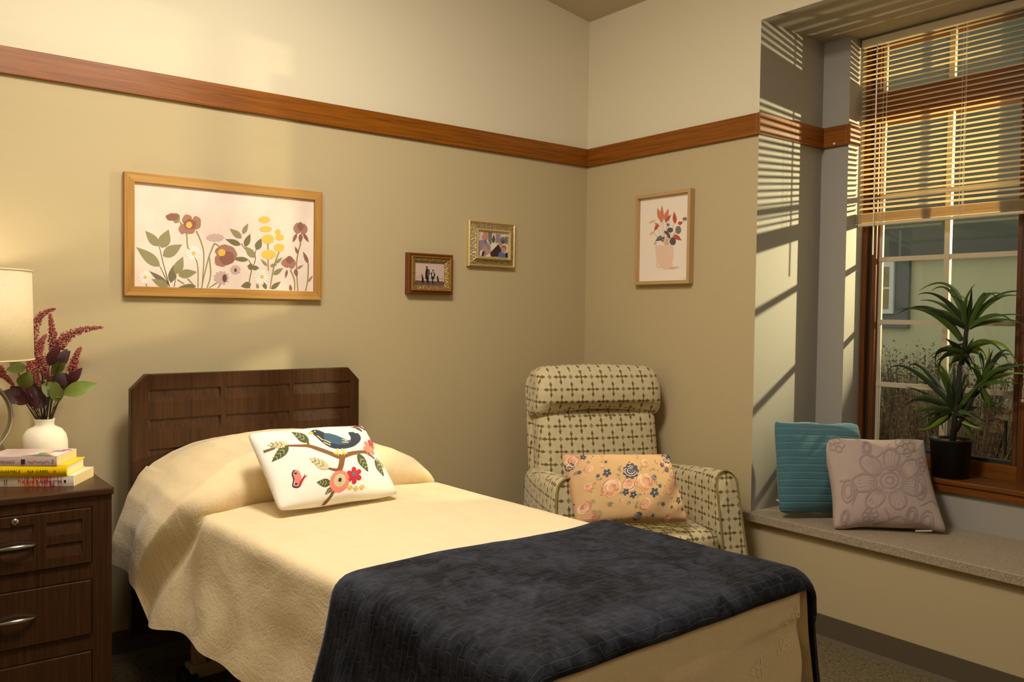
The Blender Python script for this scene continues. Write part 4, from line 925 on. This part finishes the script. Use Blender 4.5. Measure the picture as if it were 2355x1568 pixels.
# ================================================================== TABLE LAMP
lx_, ly_ = -2.958, -.245
lp = thing('table_lamp', 'table lamp with linen drum shade and nickel ring base', 'lamp', (lx_, ly_, .776))
def linen():
    m, n, b = nt('linen_shade'); v = coords(n, 'Object', (1, 1, 1)); f = noise_n(n, coords(n, 'Object', (420, 420, 40)), 1, 2, .7); g_ = noise_n(n, coords(n, 'Object', (40, 40, 420)), 1, 2, .7)
    h = mth(n, 'MULTIPLY', mth(n, 'ADD', f, g_), .5); c = mixc(n, h, srgb(206, 192, 160), srgb(246, 238, 216)); n.links.new(c, b.inputs['Base Color']); b.inputs['Roughness'].default_value = .9
    tl = N(n, 'ShaderNodeBsdfTranslucent'); n.links.new(c, tl.inputs[0]); mx = N(n, 'ShaderNodeMixShader'); mx.inputs[0].default_value = .45; n.links.new(b.outputs[0], mx.inputs[1]); n.links.new(tl.outputs[0], mx.inputs[2]); n.links.new(mx.outputs[0], n.nodes['Material Output'].inputs[0]); return m
SR, SB, ST_ = .195, .408, .702
bm = lathe([(SR-.004, SB), (SR, SB), (SR-.006, ST_), (SR-.010, ST_), (SR-.004, SB)], 64, None, 0, 0, False)
obj('shade', bm, linen(), lp, True)
m_hem = M('shade_trim', (214, 196, 158), .8)
obj('shade_trim', tube([((SR-.006)*math.cos(a), (SR-.006)*math.sin(a), ST_) for a in [2*PI*i/64 for i in range(64)]], .0035, 6, None, True), m_hem, lp, True)
obj('shade_trim', tube([((SR)*math.cos(a), (SR)*math.sin(a), SB) for a in [2*PI*i/64 for i in range(64)]], .003, 6, None, True), m_hem, lp, True)
def ring_tube(r, cz, ang, rad): return tube([(r*math.cos(a)*math.cos(ang), r*math.cos(a)*math.sin(ang), cz+r*math.sin(a)) for a in [2*PI*i/56 for i in range(56)]], rad, 10, None, True)
obj('ring', ring_tube(.130, .215, R(8), .0075), m_chrome, lp, True); obj('ring', ring_tube(.116, .212, R(40), .0065), m_chrome, lp, True)
obj('foot_plate', lathe([(.052, 0), (.052, .016), (.040, .024), (.02, .03), (.012, .085)], 36), m_chrome, lp, True)
obj('stem', tube([(0, 0, .34), (0, 0, .50)], .008, 10), m_chrome, lp, True)
obj('bulb', lathe([(.012, .46), (.014, .50), (.028, .545), (.030, .565), (.018, .59), (.004, .598)], 20), M('lit_bulb', (255, 236, 200), .4, emit=(1, .90, .72, 10)), lp, True)
pl = bpy.data.lights.new('table_lamp_light', 'POINT'); pl.energy = 3.0; pl.color = (1, .90, .72); pl.shadow_soft_size = .035
po = bpy.data.objects.new('table_lamp_light', pl); COL.objects.link(po); po.location = (lx_, ly_, .776+.63)
# ================================================================== BOOKS
ang = R(-27.6); bdir = Vector((math.cos(R(152.4)), math.sin(R(152.4)), 0))
def book(label, corner, yaw_, L, D, T_, cover, pages, hard):
    """corner = front right bottom corner; local x runs left along the spine (negative), y into the depth"""
    t = thing('book', label, 'book', corner, yaw_, 'stack of books on the nightstand'); c = .0032 if hard else .0008; ov = .004 if hard else 0
    obj('page_block', box(-L+ov, .006, c, -ov, D-ov*1.4, T_-c), pages, t)
    bm = bmesh.new(); box(-L, .0, 0, 0, D, c, bm); box(-L, .0, T_-c, 0, D, T_, bm)
    k = 8; pr = [(0, 0)]+[(-.006*math.sin(PI*i/k) if hard else -.0015*math.sin(PI*i/k), T_*i/k) for i in range(1, k)]+[(0, T_), (.006, T_), (.006, 0)]
    prism(pr, lambda p: (-L, p[0], p[1]), lambda p: (0, p[0], p[1]), bm); cv = obj('cover', bm, cover, t, bevel=.0006); return t
m_pg = M('book_pages', (226, 202, 150), .9, bmp=(900, .2)); m_pg2 = M('book_pages_white', (232, 216, 178), .9)
def streaks():
    m, n, b = nt('streaked_cover'); v = coords(n, 'Object', (170, 25, 25)); f = noise_n(n, v, 1, 3, .6, .6); s = N(n, 'ShaderNodeSeparateXYZ'); t = N(n, 'ShaderNodeTexCoord'); n.links.new(t.outputs['Object'], s.inputs[0])
    cr = N(n, 'ShaderNodeValToRGB'); el = cr.color_ramp.elements; cr.color_ramp.interpolation = 'LINEAR'
    mr = N(n, 'ShaderNodeMapRange'); mr.inputs[1].default_value = -.255; mr.inputs[2].default_value = 0; n.links.new(s.outputs[0], mr.inputs[0])
    stops = [(0, (236, 228, 212)), (.3, (238, 214, 176)), (.42, (236, 130, 50)), (.62, (226, 110, 60)), (.74, (190, 60, 92)), (.84, (196, 120, 140)), (.88, (240, 232, 218)), (1, (240, 232, 218))]
    while len(el) < len(stops): el.new(.5)
    for e, (p, c) in zip(el, stops): e.position = p; e.color = srgb(*c)
    n.links.new(mr.outputs[0], cr.inputs[0]); g_ = N(n, 'ShaderNodeMapRange'); g_.inputs[1].default_value = .46; g_.inputs[2].default_value = .62; n.links.new(f, g_.inputs[0])
    n.links.new(mixc(n, g_.outputs[0], cr.outputs[0], srgb(240, 226, 206)), b.inputs['Base Color']); b.inputs['Roughness'].default_value = .35; return m
BC = Vector((-2.682, -.472, .776))
b1 = book('bottom book of the stack with orange streaked spine', tuple(BC), R(-31), .275, .172, .033, streaks(), m_pg, False)
b2 = book('bright yellow hardcover in the middle of the stack', tuple(BC+Vector((-.018, .010, .0333))), R(-29), .265, .168, .035, M('yellow_cover', (248, 210, 8), .35), m_pg2, True)
b3 = book('pale pink paperback on top of the stack', tuple(BC+Vector((-.046, .022, .0686))), R(-30), .225, .170, .029, M('pink_cover', (216, 190, 182), .4), m_pg, False)
def spine_m(x, z, y=-.0066): return Matrix.Translation((x, y, z)) @ Matrix.Rotation(PI/2, 4, 'X')
tk_ = M('black_ink', (40, 34, 12), .5)
text_mesh('THE ENSEMBLE', .0125, tk_, b2, spine_m(-.232, .0175), space=1.14)
text_mesh('AJA GABEL', .0125, tk_, b2, spine_m(-.120, .0175), space=1.14)
obj('publisher_dot', lathe([(.0042, 0), (.0042, .0004)], 16), M('orange_dot', (226, 92, 24), .5), b2).matrix_basis = Matrix.Translation((-.036, -.0066, .0165)) @ Matrix.Rotation(PI/2, 4, 'X')
text_mesh('THE SUN', .0135, M('plum_ink', (170, 36, 70), .5), b1, spine_m(-.172, .0160, -.0022), sx=.92); text_mesh('IS ALSO A STAR', .0135, M('indigo_ink', (52, 40, 96), .5), b1, spine_m(-.117, .0160, -.0022), sx=.86)
obj('publisher_mark', box(-.030, -.0022, .012, -.024, -.0012, .021), tk_, b1)
for xx in (-.205, -.211): obj('author_line', box(xx, -.0022, .006, xx-.002, -.0012, .024), M('grey_ink', (120, 84, 90), .5), b1)
m_gr = M('taupe_ink', (150, 128, 118), .5)
text_mesh('FERN MICHAELS', .0125, m_gr, b3, spine_m(-.196, .0135, -.0022), sx=.76)
obj('spine_picture', box(-.108, -.0022, .006, -.096, -.0012, .0215), M('spine_picture', (74, 44, 54), .5, var=(220, .8)), b3)
scr = [(-.088+.066*i/60+.0014*math.sin(i*1.05), -.0020, .0135+.0042*math.sin(i*.62)*math.cos(i*.23)) for i in range(61)]
obj('script_title', tube(scr, .0005, 4), M('mauve_ink', (176, 122, 140), .5), b3)
obj('publisher_mark', box(-.014, -.0022, .008, -.010, -.0012, .020), m_gr, b3)
tm = [M('cover_ink_%d' % i, c, .5) for i, c in enumerate([(92, 128, 58), (160, 84, 140), (236, 226, 210), (228, 180, 60), (190, 170, 164), (96, 66, 110)])]
TP = [(2, [(-.060, .10), (-.004, .006), (-.004, .166), (-.03, .166)]), (0, [(-.118, .016), (-.10, .034), (-.075, .06), (-.045, .052), (-.02, .018), (-.05, .008)]), (5, ell(-.06, .02, .02, .008)), (5, ell(-.03, .014, .014, .006)), (3, ell(-.054, .085, .016, .012)), (1, ell(-.036, .115, .022, .014)), (1, ell(-.02, .14, .016, .012)), (0, ell(-.07, .072, .014, .01)), (1, ell(-.09, .03, .012, .006))]
for k in range(6): TP.append((4, stroke([(-.19+.006*math.sin(k), .03+k*.022), (-.16, .036+k*.022), (-.13, .028+k*.022), (-.105, .034+k*.022)], .004, .003)))
decal('cover_art', TP, lambda x, y, l: (x, y, .029+l), tm, b3, lift=.0002, dl=.00003)
# ================================================================== VASE AND STEMS
vx, vy = -2.714, -.135; VZ = .776
vs_ = thing('vase', 'round cream ceramic vase with short neck behind the books', 'vase', (vx, vy, VZ))
obj('body', lathe([(.045, 0), (.060, .012), (.071, .045), (.0745, .080), (.0735, .108), (.068, .132), (.055, .151), (.040, .159), (.0325, .163), (.0305, .168), (.0315, .180), (.0335, .188), (.029, .188), (.027, .165)], 48), m_ceramic, vs_, True)
PX = .001352
def vp_(px, py, d=0): return Vector(((px-117)*.00138, d, .188+(965-py)*.00153))
m_amr = M('amaranth_red', (166, 90, 82), .85, var=(90, .25)); m_stem = M('dark_stem', (58, 52, 28), .7)
rnd = random.Random(5)
def bez(a, b, c, n=14): return [a*(1-t)**2+b*2*t*(1-t)+c*t*t for t in [i/n for i in range(n+1)]]
blob = bmesh.new(); bmesh.ops.create_icosphere(blob, subdivisions=1, radius=1); bv = [v.co.copy() for v in blob.verts]; bf = [[v.index for v in f.verts] for f in blob.faces]; blob.free()
def amaranth(pts, d, r, label, foot):
    t = thing('amaranth_stem', label, 'flower stem', (vx, vy, VZ), 0, 'artificial amaranth stems in the vase')
    a, b_, c = [vp_(p[0], p[1], d) for p in pts]; b_ = b_*2-(a+c)/2; ax = bez(a, b_, c, 40); bm = bmesh.new()
    r *= 1.2
    for i in range(760):
        s = rnd.random(); p = ax[min(40, int(s*40))]; rr = r*(1-.78*s**1.4)*(.55+.45*min(1, s*8)); o = Vector((rnd.gauss(0, 1), rnd.gauss(0, 1), rnd.gauss(0, 1))).normalized()*rr*rnd.uniform(.45, 1.05); q = rnd.uniform(.0018, .0036)*(1-.35*s)
        vv = [bm.verts.new(p+o+v*q) for v in bv]
        for f in bf: bm.faces.new([vv[k] for k in f])
    obj('plume', bm, m_amr, t, True)
    m0 = Vector((foot*.018, d*.2, .165)); obj('stem', tube(bez(m0, m0.lerp(a, .5)+Vector((0, 0, .03)), a+(ax[3]-a)*.5), .0020, 6), m_stem, t, True)
AM = [([(155, 801), (184, 768), (260, 753)], .01, .021, 'longest amaranth plume arching towards the headboard', .7), ([(179, 862), (186, 825), (200, 800)], -.02, .016, 'short amaranth plume below the longest arching one', .9), ([(143, 820), (138, 765), (132, 722)], .02, .017, 'upright amaranth plume in the middle of the bouquet', .2),
      ([(94, 800), (104, 738), (146, 710)], .03, .019, 'tallest amaranth plume half hidden by the lampshade', -.2), ([(98, 830), (106, 795), (121, 770)], -.01, .016, 'small amaranth plume beside the lampshade edge', -.4), ([(104, 818), (111, 850), (129, 884)], -.05, .020, 'drooping amaranth plume at the front of the bouquet', 0), ([(80, 828), (88, 862), (105, 890)], -.05, .018, 'drooping amaranth plume nearer the lamp at the front', -.3),
      ([(2, 829), (22, 856), (48, 884)], -.01, .017, 'amaranth plume reaching out under the lampshade', -.9), ([(38, 815), (50, 833), (60, 854)], .03, .015, 'short amaranth plume tucked beneath the lampshade', -.6)]
for a in AM: amaranth(*a)
lm = [M('burgundy_leaf', (74, 30, 34), .55, var=(40, .2)), M('purple_leaf', (86, 66, 72), .6, var=(40, .25)), M('green_leaf', (120, 138, 52), .5, var=(40, .2)), M('olive_leaf', (92, 100, 38), .55, var=(40, .2))]
def leaf3(bm, a, b_, w, bend=.15, fold=.25, n=8, up=Vector((0, -1, .3))):
    d = b_-a; sd_ = d.cross(up).normalized(); nn = sd_.cross(d).normalized(); rows = []
    for i in range(n+1):
        t = i/n; c = a+d*t+nn*bend*d.length*math.sin(PI*t); q = w/2*math.sin(PI*min(1, t*.96+.02)**.85)+.0004
        rows.append([bm.verts.new(c-sd_*q+nn*q*fold), bm.verts.new(c), bm.verts.new(c+sd_*q+nn*q*fold)])
    for r0, r1 in zip(rows, rows[1:]):
        for k in (0, 1): bm.faces.new((r0[k], r0[k+1], r1[k+1], r1[k]))
    return bm
LS = [('leafy stem with a broad bright green leaf', 2, .8, [((155, 908), (234, 886), .046, 2)]), ('leafy stem with dark burgundy leaves leaning to the lamp', 0, -.9, [((75, 925), (36, 884), .056, 0), ((60, 915), (16, 895), .050, 1), ((82, 900), (52, 872), .03, 0)]),
      ('leafy stem with greyish purple leaves over the vase mouth', 1, -.2, [((92, 936), (128, 914), .034, 1), ((112, 915), (78, 872), .062, 1), ((78, 930), (100, 912), .03, 0)]), ('leafy stem with olive green front leaf', 3, .2, [((105, 882), (148, 912), .05, 3), ((142, 922), (120, 876), .04, 3), ((128, 860), (150, 815), .034, 3)]),
      ('leafy stem with upright burgundy leaves at the headboard side', 0, .6, [((152, 908), (166, 860), .048, 0), ((140, 845), (174, 808), .036, 0), ((168, 884), (200, 848), .032, 0), ((140, 885), (156, 858), .046, 1)]), ('leafy stem with olive leaves beside the lampshade', 3, -.5, [((58, 888), (74, 848), .044, 3), ((66, 840), (22, 846), .034, 3), ((116, 838), (134, 790), .036, 0), ((138, 832), (152, 800), .03, 1)])]
for li, (lab, mi, ft, leaves) in enumerate(LS):
    t = thing('leaf_stem', lab, 'leaf stem', (vx, vy, VZ), 0, 'artificial leaf stems in the vase'); m0 = Vector((ft*.018, -.008, .165))
    for k, (a, b_, w, m_) in enumerate(leaves):
        d = -.03-.012*k+.01*li*(-1)**li; A, Bq = vp_(*a, d), vp_(*b_, d-.02)
        bm = leaf3(bmesh.new(), A, Bq, w*1.15, .10); obj('leaf', bm, lm[m_], t, True)
        obj('stalk', tube(bez(m0, m0.lerp(A, .5)+Vector((0, 0, .02)), A), .0014, 5), m_stem, t, True)
# ================================================================== POTTED PLANT
ppx, ppy = .545, -1.776
pt = thing('potted_dracaena', 'dracaena plant in a black pot on the window sill', 'potted plant', (ppx, ppy, .672))
obj('pot', lathe([(.066, 0), (.074, .004), (.084, .158), (.087, .160), (.087, .168), (.080, .168), (.078, .148)], 40), m_black, pt, True)
ms = M('moss_soil', (132, 100, 44), .95, var=(60, .4), bmp=(90, .9)); bm = bmesh.new()
grid(24, 24, lambda u, v: ((.079*math.sqrt(u))*math.cos(2*PI*v), (.079*math.sqrt(u))*math.sin(2*PI*v), .152+.012*noise.noise(Vector((math.cos(2*PI*v)*u*5, math.sin(2*PI*v)*u*5, 0)))), None, bm); obj('moss', bm, ms, pt)
m_trk = M('dracaena_cane', (40, 36, 26), .8, bmp=(60, .6)); m_dl = [M('dracaena_leaf', (60, 84, 26), .38, var=(20, .3)), M('dracaena_leaf_bright', (112, 134, 40), .38, var=(20, .25)), M('dracaena_leaf_dark', (34, 46, 24), .42, var=(20, .25))]
def pp(cx, cy, dx=0):  # digitised from a 3.2x view of the plant; the plant's own vertical plane
    px, py = cx/3.2+2040, cy/3.2+620; return Vector((dx, -(px-2185)*.00190*.97, (1092-py)*.00181))
for a, b_, r in (((475, 1250), (520, 640), .013), ((520, 640), (560, 330), .010), ((500, 1150), (660, 740), .010)): obj('cane', tube([pp(*a), pp((a[0]+b_[0])/2+6, (a[1]+b_[1])/2), pp(*b_)], r, 10), m_trk, pt, True)
rnd = random.Random(9)
def dleaf(base, tip, mid=None, w=.030, mi=None, again=True):
    if again and mid and rnd.random() < .75:
        j = lambda p, r: (p[0]+rnd.uniform(-r, r), p[1]+rnd.uniform(-r, r)); dleaf(j(base, 12), j(tip, 48), j(mid, 40), w, mi, False)
    dx = rnd.uniform(-.10, .07); a, c = pp(*base), pp(*tip, dx)
    if c.x > .055: c.x = .055
    if mid: b_ = pp(*mid, dx*.6)*2-(a+c)/2
    else: b_ = (a+c)/2+Vector((dx*.3, 0, .28*(a-c).length*.55))
    pts = bez(a, b_, c, 12); bm = bmesh.new(); rows = []
    for i, p in enumerate(pts):
        t = i/12; tg = (pts[min(12, i+1)]-pts[max(0, i-1)]).normalized(); sd_ = tg.cross(Vector((-1, -.6, .15))).normalized(); nn = sd_.cross(tg).normalized()
        sd_ = (sd_*.8+nn*.6*rnd.choice((1, 1))*.6).normalized(); q = w/2*(.55+.45*math.sin(PI*min(1, t*1.4+.1)))*(1-t**3)+.0005; up_ = tg.cross(sd_)
        rows.append([bm.verts.new(p-sd_*q+up_*q*.35), bm.verts.new(p), bm.verts.new(p+sd_*q+up_*q*.35)])
    for r0, r1 in zip(rows, rows[1:]):
        for k in (0, 1): bm.faces.new((r0[k], r0[k+1], r1[k+1], r1[k]))
    obj('leaf', bm, m_dl[mi if mi is not None else rnd.choice((0, 0, 1, 2, 2))], pt, True)
for tip, mid in [((235, 70), (400, 75)), ((245, 105), (400, 130)), ((220, 148), (390, 185)), ((300, 215), (430, 245)), ((370, 255), (450, 300)), ((620, 45), (600, 170)), ((690, 100), (630, 200)), ((880, 118), (720, 130)), ((970, 130), (770, 145)), ((920, 258), (740, 265)), ((955, 345), (800, 290)), ((440, 110), (530, 180)), ((700, 110), (660, 130))]: dleaf((560+rnd.uniform(-14, 14), 360), tip, mid, .021)
dleaf((515, 455), (90, 225), (330, 245), .026)
for tip in ((440, 640), (610, 640), (480, 600), (600, 560), (430, 520), (640, 480), (470, 440), (620, 430), (560, 700), (490, 720)): dleaf((535, 560+rnd.uniform(-60, 60)), tip, None, .026, 2)
for tip, mid in [((265, 605), (380, 535)), ((290, 632), (390, 575)), ((450, 520), (500, 525)), ((960, 665), (800, 460)), ((690, 660), (640, 520)), ((400, 700), (440, 600)), ((630, 760), (640, 560))]: dleaf((545, 545), tip, mid, .021)
for tip, mid in [((765, 515), (725, 620)), ((940, 545), (800, 580)), ((845, 632), (760, 630)), ((990, 618), (840, 635)), ((985, 690), (840, 690)), ((985, 745), (830, 745)), ((640, 640), (670, 680)), ((560, 640), (600, 650)), ((850, 885), (740, 905)), ((720, 980), (740, 900))]: dleaf((672, 780), tip, mid, .021)
for tip, mid in [((80, 688), (230, 700)), ((25, 745), (200, 735)), ((150, 800), (330, 830)), ((150, 955), (300, 905)), ((365, 665), (410, 800)), ((380, 620), (430, 740)), ((460, 640), (470, 790)), ((640, 690), (560, 820)), ((730, 730), (610, 850)), ((600, 920), (560, 930)), ((255, 1050), (340, 990)), ((300, 1165), (370, 1060)), ((365, 1180), (375, 1040)), ((690, 1090), (590, 1090)), ((680, 1050), (600, 1000)), ((618, 1250), (590, 1150)), ((310, 1160), (380, 1110)), ((520, 700), (500, 840))]:
    dleaf((482+rnd.uniform(-16, 16), 1000), tip, mid, .023)
    if rnd.random() < .6: dleaf((482+rnd.uniform(-16, 16), 1010), (tip[0]*.75+482*.25+rnd.uniform(-40, 40), tip[1]*.7+960*.3+rnd.uniform(-30, 30)), None, .026, 2)
